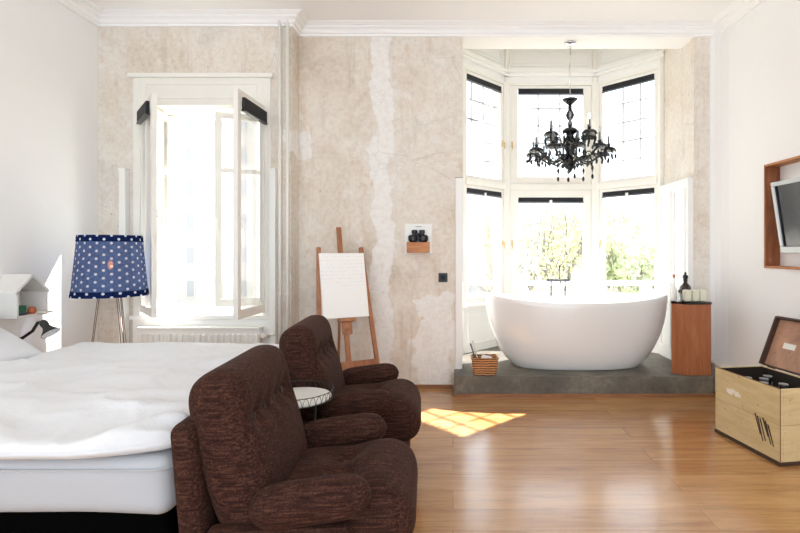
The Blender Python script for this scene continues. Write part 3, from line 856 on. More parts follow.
# little tray table
TC = (-0.755, 2.408)
t = thing('tray_table', 'small round white tray table with a looped wire rim between the armchairs', 'side table', (TC[0], TC[1], 0))
TZ = 0.575
MB().lathe([(0, TZ - 0.012), (0.158, TZ - 0.012), (0.165, TZ - 0.006), (0.165, TZ), (0, TZ + 0.001)], (TC[0], TC[1], 0), 48).build('tray', M['white_enamel'], t, smooth=True, auto=30)
m = MB()
def circ(r, z, n=48): return [(TC[0] + r * math.cos(2 * PI * i / n), TC[1] + r * math.sin(2 * PI * i / n), z) for i in range(n + 1)]
m.tube(circ(0.170, TZ - 0.01), 0.002, 6); m.tube(circ(0.175, TZ + 0.032), 0.002, 6)
n = 34
for i in range(n):
    a0 = 2 * PI * i / n; pts = []
    for q in range(9):
        a = a0 + 2 * PI / n * (q / 8) * 0.95; h = math.sin(PI * q / 8) ** 0.6
        rr = 0.170 + 0.005 * h
        pts.append((TC[0] + rr * math.cos(a), TC[1] + rr * math.sin(a), TZ - 0.008 + 0.038 * h))
    m.tube(pts, 0.0011, 5)
m.build('wire_rim', M['black'], t, smooth=True)
for i in range(3):
    a = 2 * PI * i / 3 + 0.5
    MB().tube([(TC[0] + 0.09 * math.cos(a), TC[1] + 0.09 * math.sin(a), TZ - 0.012), (TC[0] + 0.085 * math.cos(a), TC[1] + 0.085 * math.sin(a), 0.0)], 0.006, 8).build('leg', M['black'], t, smooth=True)

# ================================================================== FLOOR LAMP
LC = (-2.692, 3.93); LZ0, LZ1 = 0.925, 1.39
t = thing('floor_lamp', 'floor lamp with a big blue polka dot shade on thin wire legs', 'lamp', (LC[0], LC[1], 0))
def cone(z0, r0, z1, r1, seg=56, rows=10):
    m = MB(); uv = []
    for i in range(rows + 1):
        f = i / rows; r = r0 + (r1 - r0) * f; z = z0 + (z1 - z0) * f
        for k in range(seg):
            th = 2 * PI * k / seg
            m.v.append(Vector((LC[0] + r * math.cos(th), LC[1] + r * math.sin(th), z))); uv.append((k / seg, (z - LZ0) / (LZ1 - LZ0)))
    for i in range(rows):
        for k in range(seg):
            k2 = (k + 1) % seg; q = i * seg
            m.f.append((q + k, q + k2, q + seg + k2, q + seg + k))
    return m, uv
RB, RT = 0.256, 0.214
m, uv = cone(LZ0, RB, LZ1, RT)
sh = m.build('lamp_shade', M['shade'], t, smooth=True, uv=uv)
for z0, z1 in ((LZ0 - 0.004, LZ0 + 0.042), (LZ1 - 0.045, LZ1 + 0.004)):
    rr = lambda z: RB + (RT - RB) * (z - LZ0) / (LZ1 - LZ0) + 0.004
    m, uv = cone(z0, rr(z0), z1, rr(z1), rows=2)
    o = m.build('shade_band', M['band'], sh, smooth=True, uv=uv)
    o['label'] = 'darker dotted band'
m = MB()
for i in range(3):
    a = 2 * PI * i / 3; m.tube([(LC[0], LC[1], LZ1 - 0.03), (LC[0] + RT * math.cos(a) * 0.99, LC[1] + RT * math.sin(a) * 0.99, LZ1 - 0.02)], 0.003, 6)
m.tube([(LC[0], LC[1], LZ0 + 0.12), (LC[0], LC[1], LZ1 - 0.03)], 0.006, 8)
m.build('shade_carrier', M['wire'], t, smooth=True)
MB().tube([(LC[0], LC[1], LZ0 + 0.14), (LC[0], LC[1], LZ0 + 0.20)], 0.018, 12).build('bulb_socket', M['white_enamel'], t, smooth=True, auto=40)
MB().lathe([(0.0, 0.20), (0.012, 0.205), (0.018, 0.235), (0.019, 0.25), (0.012, 0.268), (0, 0.272)], (LC[0], LC[1], LZ0), 16).build('bulb', M['bulb'], t, smooth=True)
for i in range(3):
    a = R((196, 344, 75)[i])
    ca, sa = math.cos(a), math.sin(a)
    pts = []
    for s in (-1, 1):
        tx, ty = -sa * s, ca * s
        pts.append([(LC[0] + 0.065 * ca + 0.018 * tx, LC[1] + 0.065 * sa + 0.018 * ty, LZ0 + 0.13), (LC[0] + 0.185 * ca + 0.009 * tx, LC[1] + 0.185 * sa + 0.009 * ty, 0.006)])
    MB().tube([pts[0][0], pts[0][1], (LC[0] + 0.19 * ca, LC[1] + 0.19 * sa, 0.004), pts[1][1], pts[1][0]], 0.0032, 8).build('leg', M['wire'], t, smooth=True)
MB().lathe([(0.0, -0.006), (0.07, -0.006), (0.07, 0.006), (0, 0.006)], (LC[0], LC[1], LZ0 + 0.135), 24).build('hub', M['wire'], t, smooth=True, auto=40)

# ================================================================== HOUSE SHELF, BOOKS, READING LAMP
HX1, HY0, HY1, HZ0, HZE, HZA = -2.94, 3.37, 3.63, 0.815, 0.977, 1.092
ym = (HY0 + HY1) / 2; w = 0.016
t = thing('house_shelf', 'small white wooden shelf shaped like a gabled house on the left wall', 'shelf', (XL, ym, HZ0))
MB().box(XL, HX1, HY0, HY1, HZ0, HZ0 + w).build('floor_board', M['shelf'], t, bevel=0.002)
for ya, yb in ((HY0, HY0 + w), (HY1 - w, HY1)): MB().box(XL, HX1, ya, yb, HZ0 + w, HZE).build('side_board', M['shelf'], t, bevel=0.002)
MB().prism_x([(HY0 - 0.012, HZE - 0.004), (ym, HZA), (ym, HZA + 0.02), (HY0 - 0.012, HZE + 0.017)], XL, HX1).build('roof_board', M['shelf'], t)
MB().prism_x([(ym, HZA), (HY1 + 0.012, HZE - 0.004), (HY1 + 0.012, HZE + 0.017), (ym, HZA + 0.02)], XL, HX1).build('roof_board', M['shelf'], t)
MB().prism_x([(HY0 + w, HZ0 + w), (HY1 - w, HZ0 + w), (HY1 - w, HZE), (ym, HZA - 0.004), (HY0 + w, HZE)], XL + 0.001, XL + 0.012).build('back_board', M['shelf'], t)
def book(x0, x1, y0, y1, z0, z1, cover, label, spine_y=True):
    b = thing('book', label, 'book', ((x0 + x1) / 2, (y0 + y1) / 2, z0), 0, 'books on the house shelf')
    c = 0.003
    MB().box(x0, x1, y0, y1, z0, z0 + c).box(x0, x1, y0, y1, z1 - c, z1).box(x1 - c, x1, y0, y1, z0 + c, z1 - c).build('cover', cover, b)
    MB().box(x0 + 0.003, x1 - c, y0 + 0.003, y1 - 0.003, z0 + c, z1 - c).build('pages', M['paper'], b)
zf = HZ0 + w + 0.001
book(-3.10, -2.945, HY0 + 0.022, HY0 + 0.098, zf, zf + 0.019, M['navy'], 'flat dark book lying under the green book')
book(-3.09, -2.95, HY0 + 0.022, HY0 + 0.090, zf + 0.020, zf + 0.066, M['green'], 'thick green book lying on top in the house shelf')
o = MB().lathe([(0, 0), (0.020, 0), (0.026, 0.02), (0.024, 0.04), (0.015, 0.05), (0.013, 0.05), (0.02, 0.038), (0, 0.006)], (-2.963, 3.517, zf), 20).build('pot', M['copper'], None, smooth=True, loc=(-2.963, 3.517, zf))
tag(o, 'tiny copper coloured pot beside the books in the house shelf', 'pot')
o = MB().box(-3.10, -2.885, 3.546, HY1 - 0.018, zf, zf + 0.012).build('magazine', M['paper'], None, loc=(-2.99, ym + 0.05, zf), bevel=0.002)
tag(o, 'pale magazine sticking out of the house shelf', 'magazine')

ly = 3.30
hp, hd = Vector((-2.70, ly, 0.795)), Vector((0.60, -0.06, -0.78)).normalized()
t = thing('wall_lamp', 'black reading lamp on a bent arm above the bed pillow', 'lamp', (XL, ly, 0.70))
MB().lathe([(0, 0), (0.045, 0), (0.045, 0.018), (0, 0.02)], (XL + 0.001, ly, 0.68), 24, (1, 0, 0)).build('wall_plate', M['black'], t, smooth=True, auto=40)
MB().tube([(XL + 0.015, ly, 0.68), (-3.02, ly, 0.66), (-2.93, ly, 0.672), (-2.84, ly, 0.70), (-2.775, ly, 0.745), (-2.74, ly, 0.80), hp - hd * 0.015], 0.010, 10).build('arm', M['black'], t, smooth=True)
K = 0.70
hs = MB().lathe([(r * K, z * K) for r, z in [(0.0, -0.035), (0.022, -0.032), (0.034, -0.01), (0.034, 0.02), (0.030, 0.035), (0.040, 0.06), (0.066, 0.095), (0.080, 0.115), (0.077, 0.115), (0.06, 0.09), (0.03, 0.05), (0, 0.045)]], hp, 28, hd).build('lamp_shade', M['black'], t, smooth=True)
MB().lathe([(r * K, z * K) for r, z in [(0.026, 0.052), (0.058, 0.0915), (0.0745, 0.114), (0.072, 0.114), (0.056, 0.092), (0.0, 0.06)]], hp, 24, hd).build('reflector', M['lamp_inside'], hs, smooth=True)

# ================================================================== EASEL WITH BOARD
er = R(30); ebase = (X(352, 4.10), 4.12)
lean = R(14)
t = thing('easel', 'wooden studio easel leaning by the plaster wall', 'easel', (ebase[0], ebase[1], 0), er)
# local: x across, y away from the viewer, z up; lean about the local x axis
LM = Matrix.Rotation(-lean, 4, 'X')
def lbox(m, x0, x1, y0, y1, z0, z1): 
    s = len(m.v); m.box(x0, x1, y0, y1, z0, z1); m.xf(LM, s); return m
lbox(MB(), -0.022, 0.022, 0.0, 0.022, 0.30, 1.53).build('mast', M['easel'], t, world=False, bevel=0.004)
for s in (-1, 1):
    m = MB(); a = Vector((s * 0.27, 0, 0.0)); b = Vector((s * 0.19, 0, 1.345))
    d = (b - a).normalized(); q = Vector((0, 0, 1)).rotation_difference(d).to_matrix().to_4x4()
    k = len(m.v); m.box(-0.018, 0.018, -0.005, 0.025, 0, (b - a).length); m.xf(LM @ Matrix.Translation(a) @ q, k)
    m.build('leg', M['easel'], t, world=False, bevel=0.004)
lbox(MB(), -0.255, 0.255, -0.012, 0.034, 0.28, 0.355).build('crossbar', M['easel'], t, world=False, bevel=0.004)
lbox(MB(), -0.205, 0.205, 0.026, 0.046, 1.18, 1.235).build('crossbar', M['easel'], t, world=False, bevel=0.004)
m = lbox(MB(), -0.075, 0.075, -0.045, -0.002, 0.685, 0.715); lbox(m, -0.042, 0.042, -0.028, -0.002, 0.58, 0.684)
m.build('ledge', M['easel'], t, world=False, bevel=0.005)
m = MB().lathe([(0, 0), (0.016, 0), (0.016, 0.02), (0, 0.022)], LM @ Vector((0, -0.028, 0.625)), 16, (0, -1, 0)); m.build('knob', M['easel'], t, world=False, smooth=True, auto=40)
# rear prop
top = LM @ Vector((0, 0.03, 1.20))
mm_ = MB(); a = Vector((0, 0.40, 0.0))
mm_.tube([tuple(top), tuple(a)], 0.013, 8); mm_.build('rear_leg', M['easel'], t, world=False)
o = lbox(MB(), -0.20, 0.20, -0.026, -0.006, 0.720, 1.285).build('canvas_board', M['canvas'], None, world=False, bevel=0.002)
o.location = (ebase[0], ebase[1], 0); o.rotation_euler = (0, 0, er)
tag(o, 'blank white canvas board resting on the wooden easel', 'canvas')

# ================================================================== THINGS ON THE PLASTER WALL
fy = YB - 0.001
x0, x1, z0, z1 = X(405, YB), X(432, YB), Z(254, YB), Z(224, YB)
t = thing('wall_holder', 'white wall board with a small wooden pocket on the plaster wall', 'holder', ((x0 + x1) / 2, fy, z0))
MB().box(x0, x1, fy - 0.014, fy, z0, z1).build('back_plate', M['white_enamel'], t, bevel=0.002)
pk = MB().box(x0 + 0.022, x1 - 0.022, fy - 0.075, fy - 0.067, z0 + 0.012, z0 + 0.110).box(x0 + 0.022, x1 - 0.022, fy - 0.067, fy - 0.014, z0 + 0.012, z0 + 0.022)
pk.box(x0 + 0.022, x0 + 0.032, fy - 0.067, fy - 0.014, z0 + 0.022, z0 + 0.110).box(x1 - 0.032, x1 - 0.022, fy - 0.067, fy - 0.014, z0 + 0.022, z0 + 0.110)
pk.build('pocket', M['oak'], t, bevel=0.002)
m = MB()
for q in range(5): m.box((x0 + x1) / 2 - 0.026 + q * 0.0115, (x0 + x1) / 2 - 0.018 + q * 0.0115, fy - 0.0152, fy - 0.014, z1 - 0.028, z1 - 0.021)
m.build('lettering', M['grey_metal'], t)
cxb = (x0 + x1) / 2; zb = z0 + 0.0235
t = thing('binoculars', 'black binoculars standing in the wooden wall pocket', 'binoculars', (cxb, fy - 0.045, zb), 0)
for s in (-1, 1):
    bx = cxb + s * 0.047
    br = MB().lathe([(0, 0), (0.0255, 0), (0.0255, 0.085), (0.045, 0.10), (0.045, 0.138), (0.030, 0.150), (0.0, 0.151)], (bx, fy - 0.0405, zb + 0.002), 24)
    br.build('barrel', M['black'], t, smooth=True, auto=35)
    MB().lathe([(0, 0.148), (0.022, 0.148), (0.022, 0.165), (0.027, 0.170), (0.027, 0.196), (0.02, 0.198), (0, 0.198)], (cxb + s * 0.034, fy - 0.0405, zb), 20).build('eyepiece', M['black'], t, smooth=True, auto=35)
MB().box(cxb - 0.03, cxb + 0.03, fy - 0.054, fy - 0.028, zb + 0.05, zb + 0.150).build('bridge', M['black'], t, bevel=0.008)
MB().tube([(cxb, fy - 0.0405, zb + 0.14), (cxb, fy - 0.0405, zb + 0.170)], 0.009, 14).build('focus_wheel', M['black'], t, smooth=True, auto=40)

def socket(u0, u1, v0, v1, label, dark=True):
    a, b, c, d = X(u0, YB), X(u1, YB), Z(v1, YB), Z(v0, YB)
    t = thing('wall_socket' if v0 > 300 else 'light_switch', label, 'socket' if v0 > 300 else 'switch', ((a + b) / 2, YB, c))
    MB().box(a, b, YB - 0.010, YB - 0.0005, c, d).build('cover_plate', M['black'], t, bevel=0.003)
    w = (b - a) * 0.22
    MB().box(a + w, b - w, YB - 0.014, YB - 0.010, c + w, d - w).build('rocker', M['blind'], t, bevel=0.002)
socket(438.5, 447.5, 273, 282, 'square black light switch on the plaster wall below the binoculars')
socket(329.5, 338, 353, 362, 'black wall socket low on the plaster wall behind the easel')

# ================================================================== BATHTUB
TXc, TYc, TB = 1.175, 4.81, PL
t = thing('bathtub', 'white freestanding oval bathtub with raised ends on the concrete platform', 'bathtub', (TXc, TYc, TB))
NS = 72
def sup(th, a, b, e=2.25):
    c, s = math.cos(th), math.sin(th)
    return (a * math.copysign(abs(c) ** (2 / e), c), b * math.copysign(abs(s) ** (2 / e), s))
def rimz(xf): return 0.805 + 0.062 * abs(xf) ** 2.2
outer = [(0.0, 0.585, 0.255), (0.012, 0.60, 0.27), (0.03, 0.608, 0.278), (0.12, 0.675, 0.308), (0.28, 0.748, 0.336), (0.45, 0.802, 0.354), (0.62, 0.838, 0.368), (0.78, 0.858, 0.378), (0.92, 0.868, 0.384), (0.985, 0.868, 0.384), (1.0, 0.864, 0.381)]
inner = [(1.0, 0.845, 0.362), (0.985, 0.838, 0.356), (0.9, 0.825, 0.345), (0.6, 0.775, 0.315), (0.35, 0.68, 0.27), (0.2, 0.58, 0.22), (0.15, 0.45, 0.16)]
m = MB()
for tt, a, b in outer + inner:
    for k in range(NS):
        th = 2 * PI * k / NS; px, py = sup(th, a, b)
        top = rimz(px / 0.86)
        m.v.append(Vector((TXc + px, TYc + py, TB + (top - TB) * tt)))
nr = len(outer) + len(inner)
for i in range(nr - 1):
    for k in range(NS):
        k2 = (k + 1) % NS; q = i * NS
        m.f.append((q + k, q + k2, q + NS + k2, q + NS + k))
m.f.append(tuple(reversed(range(NS)))); m.f.append(tuple((nr - 1) * NS + k for k in range(NS)))
m.build('tub_shell', M['tub'], t, smooth=True, auto=50)
MB().lathe([(0, 0), (0.03, 0), (0.03, 0.006), (0, 0.008)], (TXc, TYc, TB + 0.095), 20).build('drain', M['chrome'], t, smooth=True, auto=40)

fx, fy2 = X(558.5, 5.34), 5.36
t = thing('bath_mixer', 'chrome standing bath mixer tap behind the tub', 'tap', (fx, fy2, PL))
for s in (-1, 1):
    MB().tube([(fx + s * 0.075, fy2, PL), (fx + s * 0.075, fy2, 0.945)], 0.009, 12).lathe([(0, 0), (0.03, 0), (0.03, 0.012), (0, 0.014)], (fx + s * 0.075, fy2, PL), 20).build('riser', M['dark_chrome'], t, smooth=True, auto=40)
    m = MB().tube([(fx + s * 0.06, fy2, 0.955), (fx + s * 0.125, fy2, 0.955)], 0.014, 14); m.tube([(fx + s * 0.11, fy2, 0.955), (fx + s * 0.11, fy2 - 0.02, 0.99)], 0.005, 8)
    m.build('valve', M['dark_chrome'], t, smooth=True, auto=40)
MB().tube([(fx - 0.075, fy2, 0.955), (fx + 0.075, fy2, 0.955)], 0.011, 14).build('bridge', M['dark_chrome'], t, smooth=True, auto=40)
MB().tube([(fx, fy2, 0.955), (fx, fy2 - 0.01, 0.97), (fx, fy2 - 0.08, 0.96), (fx, fy2 - 0.13, 0.94)], 0.010, 10).build('spout', M['dark_chrome'], t, smooth=True)
MB().tube([(fx + 0.012, fy2, 0.97), (fx + 0.012, fy2, 1.05), (fx + 0.014, fy2 - 0.005, 1.115)], [0.005, 0.007, 0.010], 10).build('hand_shower', M['dark_chrome'], t, smooth=True)

# ================================================================== BASKET AND BRUSHES
bx, by = X(484.5, 4.44), 4.455
t = thing('basket', 'small brown wicker basket on the platform edge left of the bathtub', 'basket', (bx, by, PL))
def rr(hx, hy, r, n=5):
    pts = []
    for cx, cy, a0 in ((hx - r, hy - r, 0), (-hx + r, hy - r, 90), (-hx + r, -hy + r, 180), (hx - r, -hy + r, 270)):
        for q in range(n + 1): pts.append((cx + r * math.cos(R(a0 + 90 * q / n)), cy + r * math.sin(R(a0 + 90 * q / n))))
    return pts
m = MB(); lev = [(0.0, 0.100, 0.075), (0.05, 0.106, 0.080), (0.10, 0.112, 0.086), (0.145, 0.117, 0.090), (0.145, 0.108, 0.081), (0.02, 0.094, 0.069)]
k = 24
for z, hx, hy in lev:
    for px, py in rr(hx, hy, 0.025): m.v.append(Vector((bx + px, by + py, PL + 0.001 + z)))
for i in range(len(lev) - 1):
    for j in range(k): j2 = (j + 1) % k; m.f.append((i * k + j, i * k + j2, (i + 1) * k + j2, (i + 1) * k + j))
m.f.append(tuple(reversed(range(k)))); m.f.append(tuple((len(lev) - 1) * k + j for j in range(k)))
m.build('body', M['wicker'], t)
m = MB(); m.tube([(bx + px, by + py, PL + 0.148) for px, py in rr(0.114, 0.087, 0.025) + [rr(0.114, 0.087, 0.025)[0]]], 0.008, 8)
m.tube([(bx + px, by + py, PL + 0.07) for px, py in rr(0.110, 0.084, 0.025) + [rr(0.110, 0.084, 0.025)[0]]], 0.005, 8)
m.build('rim', M['wicker'], t, smooth=True)
def brush(a, b, label, mat):
    b_ = thing('bath_brush', label, 'brush', a, 0, 'brushes in the basket')
    a = Vector(a); b = Vector(b); d = (b - a).normalized()
    MB().tube([a, a.lerp(b, 0.5), b], [0.007, 0.006, 0.008], 8).build('handle', mat, b_, smooth=True)
    MB().cushion(0.05, 0.04, 0.07, 0.014, (2, 2, 2), None, Matrix.Translation(a + d * 0.01) @ Vector((0, 0, 1)).rotation_difference(d).to_matrix().to_4x4()).build('head', M['wax'], b_, smooth=True)
brush((bx - 0.062, by - 0.02, PL + 0.075), (bx - 0.125, by - 0.01, PL + 0.27), 'longer pale brush handle sticking out of the wicker basket', M['grey_metal'])
brush((bx - 0.045, by + 0.035, PL + 0.075), (bx - 0.105, by + 0.05, PL + 0.285), 'second brush handle at the back of the wicker basket', M['paper'])
o = MB().cushion(0.10, 0.07, 0.05, 0.022, (3, 3, 1), None, Matrix.Translation((bx + 0.018, by - 0.036, PL + 0.140)) @ Matrix.Rotation(R(12), 4, 'Y')).build('washcloth', M['pillow'], None, smooth=True, loc=(bx, by - 0.02, PL + 0.11))
tag(o, 'white rolled washcloth lying in the wicker basket', 'washcloth')
o = MB().cushion(0.07, 0.05, 0.06, 0.02, (2, 2, 1), None, Matrix.Translation((bx + 0.05, by + 0.03, PL + 0.125))).build('sponge', M['copper'], None, smooth=True, loc=(bx + 0.05, by + 0.03, PL + 0.1))
tag(o, 'brown sponge at the right end of the wicker basket', 'sponge')

# ================================================================== PEDESTAL AND TOILETRIES
yA = 4.375
pz = 0.825
poly = [(X(686, yA), yA), (2.262, yA + 0.005), (2.165, yA + 0.24), (2.05, yA + 0.24), (1.952, 4.47)]
pcx = sum(p[0] for p in poly) / 5; pcy = sum(p[1] for p in poly) / 5
t = thing('pedestal', 'faceted reddish wood pedestal with black top at the right end of the platform', 'pedestal', (pcx, pcy, PL))
MB().prism(poly, PL + 0.001, pz - 0.022).build('body', M['pedestal'], t, bevel=0.003)
ex = [(pcx + (px - pcx) * 1.03, pcy + (py - pcy) * 1.03) for px, py in poly]
MB().prism(ex, pz - 0.022, pz).build('top', M['black_gloss'], t, bevel=0.003)
# three cream soaps in a row
for i in range(3):
    cx = 2.075 + i * 0.066; cy = 4.435
    o = MB().cushion(0.058, 0.075, 0.10, 0.012, (2, 2, 2), None, Matrix.Translation((cx, cy, pz + 0.0515)) @ Matrix.Rotation(R((-4, 3, -2)[i]), 4, 'Z')).build('soap_block', M['wax'], None, smooth=True, loc=(cx, cy, pz))
    tag(o, ('leftmost cream soap block beside the thin bottle', 'middle cream soap block of the three on the pedestal', 'rightmost cream soap block nearest the white wall')[i], 'soap', 'cream soap blocks on the pedestal')
def bottle(c, prof, mat, label, cap, capmat, capname):
    b = thing('bottle', label, 'bottle', c)
    MB().lathe(prof, c, 24).build('body', mat, b, smooth=True, auto=50)
    MB().lathe(cap, c, 16).build(capname, capmat, b, smooth=True, auto=50)
    return b
bottle((2.105, 4.53, pz + 0.001), [(0, 0), (0.048, 0), (0.050, 0.01), (0.050, 0.10), (0.045, 0.125), (0.018, 0.155), (0.016, 0.175), (0, 0.176)], M['brown_glass'],
       'squat dark brown bottle with a black dropper cap behind the soaps', [(0, 0.17), (0.019, 0.17), (0.019, 0.195), (0.024, 0.205), (0.02, 0.225), (0.011, 0.23), (0.010, 0.25), (0, 0.256)], M['black'], 'cap')
bottle((1.988, 4.50, pz + 0.001), [(0, 0), (0.022, 0), (0.023, 0.01), (0.023, 0.10), (0.010, 0.125), (0.008, 0.205), (0, 0.206)], M['white_enamel'],
       'slim white bottle with a small brown stopper on the pedestal', [(0, 0.203), (0.009, 0.203), (0.013, 0.235), (0, 0.237)], M['oak'], 'stopper')
bottle((2.012, 4.435, pz + 0.001), [(0, 0), (0.016, 0), (0.017, 0.008), (0.017, 0.065), (0.009, 0.078), (0, 0.079)], M['clear_glass'],
       'tiny clear bottle with a round black cap at the front of the pedestal', [(0, 0.077), (0.013, 0.078), (0.015, 0.09), (0.010, 0.102), (0, 0.105)], M['black'], 'cap')

# ================================================================== CHANDELIER
CX, CY = X(570, 4.75), 4.75
t = thing('chandelier', 'black glass chandelier with candle arms hanging above the bathtub', 'chandelier', (CX, CY, ZH))
MB().lathe([(0, ZH - 0.03), (0.03, ZH - 0.028), (0.05, ZH - 0.015), (0.055, ZH - 0.001), (0, ZH - 0.001)], (CX, CY, 0), 28).build('ceiling_rose', M['chrome'], t, smooth=True)
MB().tube([(CX, CY, ZH - 0.02), (CX, CY, 2.68)], 0.0035, 8).build('rod', M['chrome'], t, smooth=True)
MB().tube([(CX + 0.012, CY, ZH - 0.02), (CX - 0.012, CY, 2.95), (CX + 0.012, CY, 2.70)], 0.002, 6).build('cord', M['chrome'], t, smooth=True)
MB().lathe([(0.0, 2.655), (0.02, 2.66), (0.05, 2.685), (0.075, 2.708), (0.072, 2.712), (0.03, 2.695), (0.0, 2.70)], (CX, CY, 0), 28).build('dish', M['chandelier'], t, smooth=True)
MB().lathe([(0.0, 2.67), (0.014, 2.66), (0.02, 2.64), (0.012, 2.62), (0.03, 2.59), (0.042, 2.56), (0.03, 2.53), (0.014, 2.51), (0.024, 2.48), (0.013, 2.44), (0.012, 2.42), (0.034, 2.40), (0.038, 2.375), (0.022, 2.35), (0.02, 2.33), (0.05, 2.28), (0.055, 2.25), (0.035, 2.20), (0.026, 2.17),
             (0.06, 2.15), (0.075, 2.125), (0.055, 2.10), (0.03, 2.085), (0.035, 2.06), (0.02, 2.035), (0.008, 2.02), (0.0, 2.0)], (CX, CY, 0), 24).build('column', M['chandelier'], t, smooth=True)
def drop(m, p, s=1.0):
    p = Vector(p)
    m.lathe([(0, 0), (0.0035 * s, -0.004 * s), (0.0035 * s, -0.012 * s), (0.0012, -0.016 * s), (0.0012, -0.02 * s), (0.008 * s, -0.034 * s), (0.0095 * s, -0.044 * s), (0.005 * s, -0.056 * s), (0, -0.06 * s)], p, 8)
def chandelier_arm(a, rad, zroot, zpan, lit):
    ca, sa = math.cos(a), math.sin(a)
    def P(r, z): return (CX + r * ca, CY + r * sa, z)
    pts = []
    dip = zroot - 0.09
    for q in range(15):
        f = q / 14
        r = 0.03 + (rad - 0.03) * f
        z = zroot + (zpan - zroot) * f ** 2 - 0.115 * math.sin(PI * min(1, f * 1.02)) * (1 - 0.35 * f)
        pts.append(P(r, z))
    arm = MB().tube(pts, 0.0085, 8).build('arm', M['chandelier'], t, smooth=True)
    c = P(rad, zpan)
    scr = [P(rad * 0.62 + 0.045 * (1 - q / 22) * math.cos(q * 0.5), zroot - 0.055 + 0.045 * (1 - q / 22) * math.sin(q * 0.5)) for q in range(16)]
    MB().tube(scr, 0.0055, 6).build('scroll', M['chandelier'], arm, smooth=True)
    m = MB(); sg = 24; prof = [(0.0, 0.012, 0), (0.02, 0.010, 0), (0.044, 0.004, 0.1), (0.064, -0.010, 0.5), (0.073, -0.030, 1.0), (0.069, -0.030, 1.0), (0.036, -0.006, 0.1), (0.0, -0.002, 0)]
    for r, z, w in prof:
        for k in range(sg):
            th = 2 * PI * k / sg; m.v.append(Vector((c[0] + (r + 0.004 * w * math.cos(8 * th)) * math.cos(th), c[1] + (r + 0.004 * w * math.cos(8 * th)) * math.sin(th), c[2] + z - 0.006 * w * math.cos(8 * th))))
    for i in range(len(prof) - 1):
        for k in range(sg): k2 = (k + 1) % sg; m.f.append((i * sg + k, i * sg + k2, (i + 1) * sg + k2, (i + 1) * sg + k))
    m.lathe([(0, 0.008), (0.013, 0.012), (0.016, 0.025), (0.018, 0.035), (0, 0.036)], c, 12)
    m.build('drip_pan', M['chandelier'], arm, smooth=True)
    MB().tube([(c[0], c[1], c[2] + 0.03), (c[0], c[1], c[2] + 0.105)], 0.0105, 10).build('candle_tube', M['grey_metal'], arm, smooth=True, auto=40)
    MB().lathe([(0, 0.105), (0.007, 0.106), (0.013, 0.125), (0.010, 0.145), (0, 0.168)], c, 10).build('bulb', M['candle_bulb'] if lit else M['clear_glass'], arm, smooth=True)
    m = MB()
    for k in range(6):
        b = 2 * PI * k / 6 + a
        drop(m, (c[0] + 0.062 * math.cos(b), c[1] + 0.062 * math.sin(b), c[2] - 0.030), 1.25)
    m.build('crystal_drops', M['chandelier'], arm, smooth=True)['kind'] = 'stuff'
for i in range(10): chandelier_arm(2 * PI * i / 10 + 0.28, 0.350, 2.20, 2.225, False)
for i in range(6): chandelier_arm(2 * PI * i / 6 + 0.30, 0.20, 2.36, 2.385, i in (0, 5))
m = MB(); random.seed(4)
for i in range(10):
    a = 2 * PI * i / 10; drop(m, (CX + 0.07 * math.cos(a), CY + 0.07 * math.sin(a), 2.125), 1.2)
m.build('crystal_drops', M['chandelier'], t, smooth=True)['kind'] = 'stuff'
for i in range(5):
    a = random.uniform(0, 2 * PI); r = random.uniform(0.1, 0.24); z = 2.10
    m = MB(); drop(m, (CX + r * math.cos(a), CY + r * math.sin(a), z), 1.4); drop(m, (CX + r * math.cos(a), CY + r * math.sin(a), z - 0.078), 1.4)
    m.tube([(CX + r * math.cos(a), CY + r * math.sin(a), z), (CX + r * 0.9 * math.cos(a), CY + r * 0.9 * math.sin(a), 2.20)], 0.001, 5)
    m.build('crystal_chain', M['chandelier'], t, smooth=True)

# ================================================================== TELEVISION NICHE
t = thing('wall_niche', 'square recess lined with brown wood in the right wall', 'niche', (XR, (NY0 + NY1) / 2, NZ0))
th = 0.018; fx0 = XR - 0.012
MB().box(fx0, XR + ND - 0.004, NY1 - th, NY1 - 0.001, NZ0 + 0.001, NZ1 - 0.001).build('side_board', M['niche'], t, bevel=0.002)
MB().box(fx0, XR + ND - 0.004, NY0 + 0.001, NY0 + th, NZ0 + 0.001, NZ1 - 0.001).build('side_board', M['niche'], t, bevel=0.002)
MB().box(fx0, XR + ND - 0.004, NY0 + th, NY1 - th, NZ1 - th, NZ1 - 0.001).build('top_board', M['oak'], t, bevel=0.002)
MB().box(fx0, XR + ND - 0.004, NY0 + th, NY1 - th, NZ0 + 0.001, NZ0 + th).build('bottom_board', M['oak'], t, bevel=0.002)
m = MB().box(XR + ND - 0.004, XR + ND - 0.001, NY0 + th, NY1 - th, NZ0 + th, NZ1 - th)
m.build('back_panel', M['white_wall'], t)
# television: tilted forward on an arm
tilt = math.atan2(0.075, 0.50)
t = thing('television', 'silver flat television tilted forward on an arm in the wooden recess', 'television', (2.475, 3.33, 1.257))
tm = Matrix.Translation((2.475, 3.33, 1.257)) @ Matrix.Rotation(-tilt, 4, 'Y')
